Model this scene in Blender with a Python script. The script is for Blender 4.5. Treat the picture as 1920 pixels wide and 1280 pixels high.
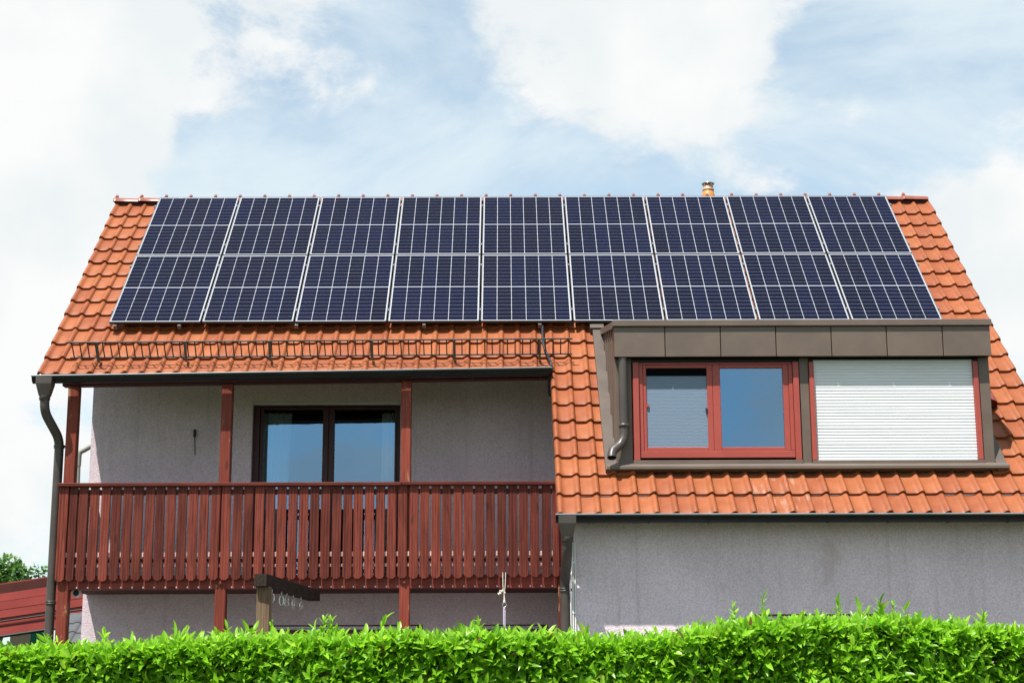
import bpy, math, random
import numpy as np
from mathutils import Vector, Matrix, Euler

random.seed(7)
RNG = np.random.default_rng(11)
S = bpy.context.scene
for o in list(bpy.data.objects):
    bpy.data.objects.remove(o)
COL = S.collection

# ------------------------------------------------------------------ camera
CAM = Vector((-0.275, -19.393, 1.65))
FWD = Vector((0.00482, 0.97808, 0.20814)); RIGHT = Vector((0.99998, -0.00407, -0.00404))
RIGHT = (RIGHT - FWD * RIGHT.dot(FWD) / FWD.length_squared).normalized(); FWD.normalize()
UP = RIGHT.cross(FWD).normalized()
cd = bpy.data.cameras.new('camera'); cam = bpy.data.objects.new('camera', cd); COL.objects.link(cam)
cam.matrix_world = Matrix(((RIGHT.x, UP.x, -FWD.x, CAM.x), (RIGHT.y, UP.y, -FWD.y, CAM.y),
                           (RIGHT.z, UP.z, -FWD.z, CAM.z), (0, 0, 0, 1)))
cd.sensor_width = 36.0; cd.lens = 36.0 * 2998.6 / 1920.0
cd.clip_start = 0.1; cd.clip_end = 3000
S.camera = cam

# ------------------------------------------------------------------ light
SUNV = Vector((0.68, 1.0, -2.5)).normalized()            # the way the light travels
sl = bpy.data.lights.new('sun', 'SUN'); sl.energy = 5.0; sl.angle = math.radians(0.53); sl.color = (1.0, 0.95, 0.88)
so = bpy.data.objects.new('sun', sl); COL.objects.link(so)
so.rotation_euler = SUNV.to_track_quat('-Z', 'Y').to_euler()
so.location = (-8, -12, 30)
SKY_STRENGTH = 0.077
W = bpy.data.worlds.new('World'); S.world = W; W.use_nodes = True
nt = W.node_tree; nt.nodes.clear()


def N(t, **kw):
    n = nt.nodes.new(t)
    for k, v in kw.items():
        setattr(n, k, v)
    return n


def LK(a, b):
    nt.links.new(a, b)


def wmath(op, a, b=None, c=None):
    n = N('ShaderNodeMath', operation=op)
    for i, v in enumerate((a, b, c)):
        if v is None:
            continue
        if isinstance(v, (int, float)):
            n.inputs[i].default_value = v
        else:
            LK(v, n.inputs[i])
    return n.outputs[0]


sky = N('ShaderNodeTexSky', sky_type='NISHITA'); sky.sun_disc = False
sky.sun_elevation = math.asin(-SUNV.z); sky.sun_rotation = math.atan2(-SUNV.x, -SUNV.y)
sky.air_density = 1.0; sky.dust_density = 0.8; sky.ozone_density = 1.6; sky.altitude = 200
tc = N('ShaderNodeTexCoord')
mp = N('ShaderNodeMapping'); mp.inputs['Scale'].default_value = (1.0, 1.0, 1.6); mp.inputs['Location'].default_value = (0.37, 0.1, 0.22)
LK(tc.outputs['Generated'], mp.inputs['Vector'])
n1 = N('ShaderNodeTexNoise'); n1.inputs['Scale'].default_value = 10.0; n1.inputs['Detail'].default_value = 9; n1.inputs['Roughness'].default_value = 0.62
n1.inputs['Distortion'].default_value = 0.15
LK(mp.outputs[0], n1.inputs['Vector'])
n2 = N('ShaderNodeTexNoise'); n2.inputs['Scale'].default_value = 2.6; n2.inputs['Detail'].default_value = 2
LK(mp.outputs[0], n2.inputs['Vector'])
# cumulus banks all round the sky: (direction, angular radius, weight)
BANKS = [((-0.330, 0.875, 0.400), 0.18, 0.38), ((-0.190, 0.900, 0.420), 0.12, 0.32), ((-0.270, 0.905, 0.350), 0.10, 0.20), ((-0.10, 0.915, 0.395), 0.07, 0.16),
         ((0.085, 0.914, 0.430), 0.14, 0.36), ((0.020, 0.915, 0.405), 0.07, 0.16), ((0.155, 0.928, 0.333), 0.07, 0.20), ((0.10, 0.92, 0.375), 0.07, 0.16),
         ((-0.310, 0.937, 0.175), 0.17, 0.34), ((0.330, 0.928, 0.195), 0.14, 0.30), ((-0.262, 0.935, 0.278), 0.06, 0.20), ((-0.217, 0.922, 0.322), 0.024, 0.24),
         ((-0.02, 0.945, 0.325), 0.11, -0.10), ((0.23, 0.91, 0.36), 0.08, -0.06),
         ((0.185, -0.967, 0.150), 0.07, 0.36), ((-0.085, -0.987, 0.115), 0.06, 0.26), ((0.30, -0.92, 0.28), 0.16, 0.30), ((-0.34, -0.93, 0.20), 0.20, 0.30), ((0.75, -0.60, 0.30), 0.26, 0.34), ((-0.85, -0.40, 0.35), 0.28, 0.34), ((0.9, 0.35, 0.3), 0.26, 0.34), ((-0.85, 0.45, 0.30), 0.26, 0.34), ((-0.1, -0.2, 0.95), 0.30, 0.26)]
acc = None
for d, r, w in BANKS:
    dv = Vector(d).normalized()
    vm = N('ShaderNodeVectorMath', operation='DOT_PRODUCT'); LK(tc.outputs['Generated'], vm.inputs[0]); vm.inputs[1].default_value = dv
    mr = N('ShaderNodeMapRange', interpolation_type='SMOOTHSTEP')
    mr.inputs[1].default_value = math.cos(r); mr.inputs[2].default_value = math.cos(r * 0.15)
    mr.inputs[3].default_value = 0.0; mr.inputs[4].default_value = w
    LK(vm.outputs['Value'], mr.inputs[0])
    acc = mr.outputs[0] if acc is None else wmath('ADD', acc, mr.outputs[0])
dens = wmath('ADD', wmath('ADD', wmath('MULTIPLY_ADD', n1.outputs['Fac'], 1.5, -0.75), wmath('MULTIPLY_ADD', n2.outputs['Fac'], 0.5, -0.25)), acc)
cm = N('ShaderNodeMapRange', interpolation_type='SMOOTHSTEP')
cm.inputs[1].default_value = 0.02; cm.inputs[2].default_value = 0.30
LK(dens, cm.inputs[0])
# thin high cloud: a pale veil over the whole sky, denser in streaks
n4 = N('ShaderNodeTexNoise'); n4.inputs['Scale'].default_value = 4.0; n4.inputs['Detail'].default_value = 6; n4.inputs['Roughness'].default_value = 0.6; n4.inputs['Distortion'].default_value = 0.4
mp4 = N('ShaderNodeMapping'); mp4.inputs['Scale'].default_value = (1.0, 1.0, 2.2); mp4.inputs['Location'].default_value = (1.3, 2.0, 0.6)
LK(tc.outputs['Generated'], mp4.inputs['Vector']); LK(mp4.outputs[0], n4.inputs['Vector'])
vl = N('ShaderNodeMapRange', interpolation_type='SMOOTHSTEP'); vl.inputs[1].default_value = 0.36; vl.inputs[2].default_value = 0.66
vl.inputs[3].default_value = 0.40; vl.inputs[4].default_value = 0.84
LK(n4.outputs['Fac'], vl.inputs[0])
vcol = N('ShaderNodeMix', data_type='RGBA'); vcol.inputs[7].default_value = (6.35, 7.1, 7.35, 1)
tint = N('ShaderNodeMix', data_type='RGBA', blend_type='MULTIPLY'); tint.inputs[0].default_value = 1.0; tint.inputs[7].default_value = (1.16, 1.43, 1.38, 1)
LK(sky.outputs[0], tint.inputs[6])
LK(vl.outputs[0], vcol.inputs[0]); LK(tint.outputs[2], vcol.inputs[6])
# cloud body: white tops, soft grey bellies where the bank is thick
n3 = N('ShaderNodeTexNoise'); n3.inputs['Scale'].default_value = 9.0; n3.inputs['Detail'].default_value = 5
mp3 = N('ShaderNodeMapping'); mp3.inputs['Location'].default_value = (3.1, 0.4, 0.9); LK(tc.outputs['Generated'], mp3.inputs['Vector']); LK(mp3.outputs[0], n3.inputs['Vector'])
cr = N('ShaderNodeMapRange', interpolation_type='SMOOTHSTEP'); cr.inputs[1].default_value = 0.40; cr.inputs[2].default_value = 0.62
LK(n3.outputs['Fac'], cr.inputs[0])
cc = N('ShaderNodeMix', data_type='RGBA')
cc.inputs[6].default_value = (6.5, 6.85, 6.95, 1); cc.inputs[7].default_value = (7.35, 7.4, 7.4, 1)
LK(cr.outputs[0], cc.inputs[0])
mx = N('ShaderNodeMix', data_type='RGBA')
LK(cm.outputs[0], mx.inputs[0]); LK(vcol.outputs[2], mx.inputs[6]); LK(cc.outputs[2], mx.inputs[7])
bg = N('ShaderNodeBackground'); bg.inputs['Strength'].default_value = SKY_STRENGTH
LK(mx.outputs[2], bg.inputs['Color'])
W.cycles.sampling_method = 'MANUAL'; W.cycles.sample_map_resolution = 512
wo = N('ShaderNodeOutputWorld'); LK(bg.outputs[0], wo.inputs['Surface'])

S.view_settings.view_transform = 'Standard'; S.view_settings.look = 'None'
S.view_settings.exposure = 0.78; S.view_settings.gamma = 1.0; S.view_settings.use_curve_mapping = False

# ------------------------------------------------------------------ materials


class Mat:
    """small helper round a node tree"""

    def __init__(s, name, rough=0.6, spec=0.4, metal=0.0):
        s.m = bpy.data.materials.new(name); s.m.use_nodes = True
        s.t = s.m.node_tree; s.b = s.t.nodes['Principled BSDF']
        s.b.inputs['Roughness'].default_value = rough; s.b.inputs['Specular IOR Level'].default_value = spec
        s.b.inputs['Metallic'].default_value = metal
        s.tc = s.t.nodes.new('ShaderNodeTexCoord')
        s.oi = s.t.nodes.new('ShaderNodeObjectInfo')

    def node(s, t, **kw):
        n = s.t.nodes.new(t)
        for k, v in kw.items():
            setattr(n, k, v)
        return n

    def set(s, sock, v):
        if hasattr(v, 'is_output'):
            s.t.links.new(v, sock)
        else:
            sock.default_value = v

    def math(s, op, a, b=0.0, clamp=False):
        n = s.node('ShaderNodeMath', operation=op); n.use_clamp = clamp
        s.set(n.inputs[0], a); s.set(n.inputs[1], b)
        return n.outputs[0]

    def vec(s, scale=(1, 1, 1), rnd=0.0, world=False):
        mpn = s.node('ShaderNodeMapping'); mpn.inputs['Scale'].default_value = scale
        if world:
            g = s.node('ShaderNodeNewGeometry'); s.t.links.new(g.outputs['Position'], mpn.inputs['Vector'])
        else:
            s.t.links.new(s.tc.outputs['Object'], mpn.inputs['Vector'])
        if rnd:
            c = s.node('ShaderNodeCombineXYZ')
            for i in range(3):
                s.t.links.new(s.math('MULTIPLY', s.oi.outputs['Random'], rnd * (1 + 0.37 * i)), c.inputs[i])
            s.t.links.new(c.outputs[0], mpn.inputs['Location'])
        return mpn.outputs[0]

    def noise(s, v, scale, detail=4, rough=0.5, dist=0.0):
        n = s.node('ShaderNodeTexNoise'); n.inputs['Scale'].default_value = scale; n.inputs['Detail'].default_value = detail
        n.inputs['Roughness'].default_value = rough; n.inputs['Distortion'].default_value = dist
        s.t.links.new(v, n.inputs['Vector'])
        return n.outputs['Fac']

    def ramp(s, f, a, b, lo=0.0, hi=1.0):
        n = s.node('ShaderNodeMapRange', interpolation_type='SMOOTHSTEP')
        s.t.links.new(f, n.inputs[0])
        for i, v in zip((1, 2, 3, 4), (a, b, lo, hi)):
            n.inputs[i].default_value = v
        return n.outputs[0]

    def mix(s, f, a, b):
        n = s.node('ShaderNodeMix', data_type='RGBA')
        s.set(n.inputs[0], f)
        s.set(n.inputs[6], a if hasattr(a, 'is_output') else (*a, 1))
        s.set(n.inputs[7], b if hasattr(b, 'is_output') else (*b, 1))
        return n.outputs[2]

    def scale(s, col, f):
        n = s.node('ShaderNodeMix', data_type='RGBA', blend_type='MULTIPLY'); n.inputs[0].default_value = 1
        s.set(n.inputs[6], col if hasattr(col, 'is_output') else (*col, 1))
        c = s.node('ShaderNodeCombineColor')
        for i in range(3):
            s.set(c.inputs[i], f)
        s.t.links.new(c.outputs[0], n.inputs[7])
        return n.outputs[2]

    def color(s, c):
        s.set(s.b.inputs['Base Color'], c if hasattr(c, 'is_output') else (*c, 1)); return s

    def bump(s, h, strength, dist=0.01):
        n = s.node('ShaderNodeBump'); n.inputs['Strength'].default_value = strength; n.inputs['Distance'].default_value = dist
        s.t.links.new(h, n.inputs['Height']); s.t.links.new(n.outputs[0], s.b.inputs['Normal'])
        return s


M = {}


def tile_mat(name, stained=False):
    a = Mat(name, 0.52, 0.22)
    v = a.vec((1, 1, 1), 40)
    c = a.mix(a.oi.outputs['Random'], (0.238, 0.068, 0.028), (0.292, 0.092, 0.035))
    n = a.noise(v, 7, 5, 0.6)
    c = a.scale(c, a.ramp(n, 0.3, 0.75, 0.91, 1.08))
    fine = a.noise(v, 120, 3)
    c = a.scale(c, a.ramp(fine, 0.3, 0.7, 0.93, 1.05))
    dirt = a.ramp(a.noise(a.vec((1, 0.35, 1), 17), 26, 6, 0.65), 0.60, 0.78)
    c = a.mix(a.math('MULTIPLY', dirt, 0.14), c, (0.10, 0.045, 0.028))
    if stained:
        st = a.ramp(a.noise(a.vec((1, 0.16, 1), 9), 24, 3, 0.5), 0.54, 0.72)
        c = a.mix(a.math('MULTIPLY', st, 0.45), c, (0.40, 0.27, 0.21))
    a.color(c); lich = a.ramp(a.noise(a.vec((1, 1, 1), 71), 42, 3, 0.6), 0.70, 0.76)
    c = a.mix(a.math('MULTIPLY', lich, 0.22), c, (0.13, 0.085, 0.06)); a.color(c)
    a.bump(fine, 0.12, 0.004)
    a.set(a.b.inputs['Roughness'], a.ramp(n, 0.3, 0.7, 0.42, 0.60))
    M[name] = a.m


tile_mat('clay_tile'); tile_mat('clay_tile_stained', True)
a = Mat('ridge_clay', 0.4, 0.45); v = a.vec((1, 1, 1), 30)
a.color(a.scale(a.mix(a.oi.outputs['Random'], (0.21, 0.060, 0.040), (0.25, 0.078, 0.050)), a.ramp(a.noise(v, 8, 5), 0.3, 0.7, 0.85, 1.1))); M['ridge'] = a.m


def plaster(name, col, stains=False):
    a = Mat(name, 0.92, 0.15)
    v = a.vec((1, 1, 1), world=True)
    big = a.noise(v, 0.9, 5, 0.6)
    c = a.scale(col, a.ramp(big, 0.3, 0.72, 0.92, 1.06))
    grain = a.noise(v, 62, 3, 0.6)
    c = a.scale(c, a.ramp(grain, 0.3, 0.7, 0.80, 1.10))
    if stains:
        st = a.ramp(a.noise(a.vec((1, 1, 0.8), world=True), 2.3, 7, 0.62), 0.585, 0.70)
        c = a.mix(a.math('MULTIPLY', st, 0.5), c, (0.56, 0.44, 0.44))
    run = a.ramp(a.noise(a.vec((7, 7, 0.22), world=True), 1.6, 6, 0.65), 0.50, 0.74)
    c = a.scale(c, a.math('SUBTRACT', 1.0, a.math('MULTIPLY', run, 0.14)))
    a.color(c)
    a.bump(a.noise(v, 75, 4, 0.65), 0.9, 0.012)
    M[name] = a.m


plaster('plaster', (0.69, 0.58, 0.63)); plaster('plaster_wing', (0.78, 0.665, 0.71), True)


def wood(name, col, col2, axis=2, worn=0.0, pale=(0.42, 0.26, 0.14), rough=0.55, grain=1.0):
    a = Mat(name, rough, 0.18)
    sc = [26.0, 26.0, 26.0]; sc[axis] = 1.3
    v = a.vec(tuple(sc), 60)
    g = a.noise(v, 1.3, 6, 0.62, 1.1)
    wv = a.node('ShaderNodeTexWave', wave_type='BANDS', bands_direction='X'); wv.inputs['Scale'].default_value = 0.35; wv.inputs['Distortion'].default_value = 7.0
    wv.inputs['Detail'].default_value = 3; wv.inputs['Detail Scale'].default_value = 0.6
    a.t.links.new(v, wv.inputs['Vector'])
    f = a.math('ADD', a.math('MULTIPLY', g, 0.86), a.math('MULTIPLY', wv.outputs['Fac'], 0.14))
    c = a.mix(a.ramp(f, 0.32, 0.68), col2, col)
    c = a.scale(c, a.math('MULTIPLY_ADD', a.oi.outputs['Random'], 0.5) if False else a.ramp(a.oi.outputs['Random'], 0, 1, 0.62, 1.30))
    # knots
    vk = a.node('ShaderNodeTexVoronoi'); vk.inputs['Scale'].default_value = 1.0
    sk = [5.0, 5.0, 5.0]; sk[axis] = 1.6
    a.t.links.new(a.vec(tuple(sk), 33), vk.inputs['Vector'])
    kn = a.ramp(vk.outputs['Distance'], 0.04, 0.13, 0.75, 0.0)
    c = a.mix(kn, c, tuple(x * 0.35 for x in col2))
    if worn:
        sw = [9.0, 9.0, 9.0]; sw[axis] = 2.6
        w = a.ramp(a.noise(a.vec(tuple(sw), 21), 1.1, 7, 0.7, 0.5), 0.62 - worn * 0.08, 0.72 - worn * 0.06)
        c = a.mix(a.math('MULTIPLY', w, 0.7), c, pale)
    if axis == 2:
        fd_ = a.ramp(a.noise(a.vec((3, 3, 1.2), 77), 1.4, 5, 0.6), 0.40, 0.72)
        c = a.mix(a.math('MULTIPLY', fd_, 0.10), c, tuple(min(1, x * 1.7 + 0.035) for x in col))
    a.color(c); a.bump(f, 0.30 * grain, 0.004)
    M[name] = a.m


wood('stained_board', (0.182, 0.038, 0.023), (0.064, 0.013, 0.009), 2)
wood('stained_post', (0.200, 0.042, 0.025), (0.13, 0.026, 0.016), 2, worn=0.6)
wood('stained_beam', (0.180, 0.038, 0.025), (0.11, 0.022, 0.015), 0)
wood('sunlit_rail', (0.62, 0.40, 0.36), (0.50, 0.30, 0.26), 0)  # wood paled so the lower rails carry sunlight in their colour
wood('bounce_pale', (0.34, 0.30, 0.27), (0.28, 0.25, 0.22), 0)
wood('grey_timber', (0.30, 0.20, 0.125), (0.16, 0.10, 0.06), 2, rough=0.8, grain=2.0)
wood('dark_timber', (0.060, 0.044, 0.031), (0.030, 0.022, 0.016), 1, rough=0.85, grain=2.2)


def paint(name, col, rough=0.45, spec=0.4, metal=0.0, var=0.08, scale=3.0, bump=0.0):
    a = Mat(name, rough, spec, metal)
    n = a.noise(a.vec((1, 1, 1), 13), scale, 5, 0.6)
    c = a.scale(col, a.ramp(n, 0.3, 0.7, 1 - var, 1 + var))
    a.color(c)
    a.set(a.b.inputs['Roughness'], a.ramp(n, 0.3, 0.7, max(0.05, rough - 0.06), rough + 0.06))
    if bump:
        a.bump(a.noise(a.vec((1, 1, 1), 5), 5, 2), bump, 0.01)
    M[name] = a.m


paint('brown_metal', (0.124, 0.092, 0.074), 0.46, 0.4, var=0.09, bump=0.22)
paint('flashing_metal', (0.085, 0.067, 0.056), 0.5, 0.35, var=0.08)
paint('apron_metal', (0.125, 0.100, 0.083), 0.5, 0.35, var=0.06)
paint('pipe_brown', (0.060, 0.050, 0.044), 0.42, 0.45, var=0.15)
paint('gutter_dark', (0.012, 0.013, 0.013), 0.36, 0.25, var=0.2)
paint('gutter_lip', (0.16, 0.18, 0.19), 0.35, 0.5, var=0.2)
paint('frame_red', (0.325, 0.060, 0.045), 0.42, 0.4, var=0.06)
paint('frame_door', (0.045, 0.010, 0.011), 0.45, 0.35, var=0.1)
paint('frame_dark_red', (0.13, 0.022, 0.026), 0.45, 0.4, var=0.1)
paint('shutter_white', (0.64, 0.66, 0.69), 0.45, 0.4, var=0.03)
paint('shutter_grey', (0.55, 0.57, 0.55), 0.45, 0.4, var=0.03)
paint('soffit', (0.060, 0.016, 0.013), 0.7, 0.2, var=0.15)
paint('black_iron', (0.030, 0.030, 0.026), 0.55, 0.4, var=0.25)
paint('iron_grey', (0.085, 0.088, 0.075), 0.5, 0.4, var=0.2)
paint('black_rubber', (0.018, 0.020, 0.026), 0.45, 0.4)
paint('aluminium', (0.17, 0.18, 0.19), 0.38, 0.5, metal=0.35, var=0.05)
paint('steel', (0.55, 0.55, 0.52), 0.28, 0.5, metal=0.9, var=0.1)
paint('void_black', (0.004, 0.004, 0.005), 0.9, 0.02)
paint('white_plastic', (0.72, 0.72, 0.70), 0.45, 0.4)
paint('rope_white', (0.62, 0.58, 0.50), 0.9, 0.1, var=0.15, scale=60)
paint('strap_lilac', (0.52, 0.48, 0.62), 0.8, 0.1)
paint('interior', (0.16, 0.14, 0.125), 0.9, 0.1)
paint('curtain', (0.72, 0.74, 0.72), 0.9, 0.1)
paint('vent_orange', (0.50, 0.19, 0.035), 0.5, 0.4)
paint('vent_tin', (0.42, 0.27, 0.19), 0.5, 0.4)
paint('vent_maroon', (0.19, 0.035, 0.032), 0.4, 0.4)
paint('carport_red', (0.23, 0.034, 0.026), 0.5, 0.35, var=0.12, scale=1.3)
paint('slate_grey', (0.075, 0.080, 0.088), 0.5, 0.4, var=0.1)
paint('lamp_grey', (0.24, 0.24, 0.21), 0.6, 0.3, var=0.15)
paint('sign_white', (0.78, 0.80, 0.80), 0.4, 0.4)
paint('sign_teal', (0.02, 0.42, 0.40), 0.4, 0.4)
paint('bark', (0.10, 0.075, 0.05), 0.9, 0.1, var=0.3, scale=12)
paint('backsheet', (0.34, 0.36, 0.40), 0.25, 0.5, var=0.02)

# solar cells: dark silicon under smooth glass with fine pale busbars
a = Mat('solar_cell', 0.35, 0.05)
sx = a.node('ShaderNodeSeparateXYZ'); a.t.links.new(a.tc.outputs['Object'], sx.inputs[0])
fr = a.math('FRACT', a.math('MULTIPLY', sx.outputs[0], 10 / 0.178))
bus = a.ramp(a.math('ABSOLUTE', a.math('SUBTRACT', fr, 0.5)), 0.04, 0.10, 1.0, 0.0)
nv = a.noise(a.vec((1, 1, 1), 50), 2.5, 2)
dust = a.ramp(a.noise(a.vec((1, 0.4, 1), world=True), 1.7, 6, 0.6), 0.45, 0.75)
spot = a.ramp(a.noise(a.vec((1, 1, 1), world=True), 55, 2), 0.76, 0.80)
base = a.mix(nv, (0.0008, 0.0018, 0.0120), (0.0015, 0.0030, 0.0190))
base = a.scale(base, a.ramp(a.oi.outputs['Random'], 0, 1, 0.8, 1.25))
c_ = a.mix(a.math('MULTIPLY', bus, 0.02), base, (0.30, 0.33, 0.42))
c_ = a.mix(a.math('MULTIPLY', dust, 0.006), c_, (0.25, 0.25, 0.27))
a.color(a.mix(a.math('MULTIPLY', spot, 0.25), c_, (0.4, 0.4, 0.4)))
a.b.inputs['Coat Weight'].default_value = 0.07; a.b.inputs['Coat Roughness'].default_value = 0.06; a.b.inputs['Coat IOR'].default_value = 1.33
M['cell'] = a.m


def glass(name, refl, tint, wavy=0.0):
    m = bpy.data.materials.new(name); m.use_nodes = True; t = m.node_tree; t.nodes.clear()
    out = t.nodes.new('ShaderNodeOutputMaterial'); mixn = t.nodes.new('ShaderNodeMixShader')
    g = t.nodes.new('ShaderNodeBsdfGlossy'); g.inputs['Roughness'].default_value = 0.0; g.inputs['Color'].default_value = (*tint, 1)
    tr = t.nodes.new('ShaderNodeBsdfTransparent'); tr.inputs['Color'].default_value = (0.80, 0.86, 0.86, 1)
    lw = t.nodes.new('ShaderNodeLayerWeight'); lw.inputs['Blend'].default_value = 0.35
    mr = t.nodes.new('ShaderNodeMapRange'); mr.inputs[3].default_value = refl; mr.inputs[4].default_value = 1.0
    t.links.new(lw.outputs['Fresnel'], mr.inputs[0]); t.links.new(mr.outputs[0], mixn.inputs[0])
    if wavy:
        tcn = t.nodes.new('ShaderNodeTexCoord'); mpn = t.nodes.new('ShaderNodeMapping'); mpn.inputs['Scale'].default_value = (3, 3, 6)
        nn = t.nodes.new('ShaderNodeTexNoise'); nn.inputs['Scale'].default_value = 1.0; nn.inputs['Detail'].default_value = 2
        bp = t.nodes.new('ShaderNodeBump'); bp.inputs['Strength'].default_value = wavy; bp.inputs['Distance'].default_value = 0.02
        t.links.new(tcn.outputs['Object'], mpn.inputs[0]); t.links.new(mpn.outputs[0], nn.inputs['Vector'])
        t.links.new(nn.outputs['Fac'], bp.inputs['Height']); t.links.new(bp.outputs[0], g.inputs['Normal'])
    t.links.new(tr.outputs[0], mixn.inputs[1]); t.links.new(g.outputs[0], mixn.inputs[2]); t.links.new(mixn.outputs[0], out.inputs[0])
    M[name] = m


glass('glass', 0.36, (0.36, 0.64, 0.95), 0.015)
glass('glass_clear', 0.06, (0.55, 0.78, 1.0), 0.02)

# insect screen before the left dormer pane, with wavy blue-grey bands
a = Mat('screen', 0.7, 0.2)
wv = a.node('ShaderNodeTexWave', wave_type='BANDS', bands_direction='Z'); wv.inputs['Scale'].default_value = 20; wv.inputs['Distortion'].default_value = 5.0
wv.inputs['Detail'].default_value = 3; wv.inputs['Detail Scale'].default_value = 1.6
a.t.links.new(a.vec((0.6, 1, 1)), wv.inputs['Vector'])
a.color(a.mix(wv.outputs['Fac'], (0.135, 0.190, 0.265), (0.170, 0.230, 0.310))); a.bump(wv.outputs['Fac'], 0.25, 0.004)
M['screen'] = a.m


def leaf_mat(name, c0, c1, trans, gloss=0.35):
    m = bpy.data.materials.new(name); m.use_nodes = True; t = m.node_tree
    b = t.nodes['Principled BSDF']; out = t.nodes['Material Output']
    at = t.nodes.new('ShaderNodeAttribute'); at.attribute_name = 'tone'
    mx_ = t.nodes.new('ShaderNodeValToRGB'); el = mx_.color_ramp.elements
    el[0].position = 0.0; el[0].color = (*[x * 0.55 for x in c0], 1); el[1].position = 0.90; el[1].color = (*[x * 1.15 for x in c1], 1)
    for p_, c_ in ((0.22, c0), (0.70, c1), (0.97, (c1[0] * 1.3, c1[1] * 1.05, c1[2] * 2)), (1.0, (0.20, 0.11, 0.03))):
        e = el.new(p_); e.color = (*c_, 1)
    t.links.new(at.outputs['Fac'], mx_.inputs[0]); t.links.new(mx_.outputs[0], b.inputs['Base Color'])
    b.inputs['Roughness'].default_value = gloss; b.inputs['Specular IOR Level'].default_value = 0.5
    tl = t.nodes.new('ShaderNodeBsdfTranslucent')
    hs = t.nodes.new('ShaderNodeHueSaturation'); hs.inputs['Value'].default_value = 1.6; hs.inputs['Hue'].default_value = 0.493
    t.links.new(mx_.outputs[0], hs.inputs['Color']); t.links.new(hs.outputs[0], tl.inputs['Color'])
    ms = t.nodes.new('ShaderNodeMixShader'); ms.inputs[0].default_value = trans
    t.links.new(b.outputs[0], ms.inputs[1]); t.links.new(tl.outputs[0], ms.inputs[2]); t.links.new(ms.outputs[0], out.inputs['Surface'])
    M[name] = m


leaf_mat('hedge_leaf', (0.095, 0.265, 0.012), (0.235, 0.480, 0.022), 0.42, 0.32)
leaf_mat('tree_leaf', (0.040, 0.115, 0.020), (0.115, 0.240, 0.045), 0.30, 0.5)
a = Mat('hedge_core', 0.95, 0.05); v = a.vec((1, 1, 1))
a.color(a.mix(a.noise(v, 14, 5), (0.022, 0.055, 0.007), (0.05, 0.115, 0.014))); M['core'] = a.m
a = Mat('lawn', 0.95, 0.1); v = a.vec((1, 1, 1), world=True)
a.color(a.mix(a.noise(v, 0.35, 6), (0.05, 0.068, 0.028), (0.085, 0.10, 0.045))); a.bump(a.noise(v, 30, 4), 0.8, 0.05); M['lawn'] = a.m

paint('bounce_paving', (0.13, 0.12, 0.12), 0.9, 0.1, var=0.12)
# ------------------------------------------------------------------ mesh helpers


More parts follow.
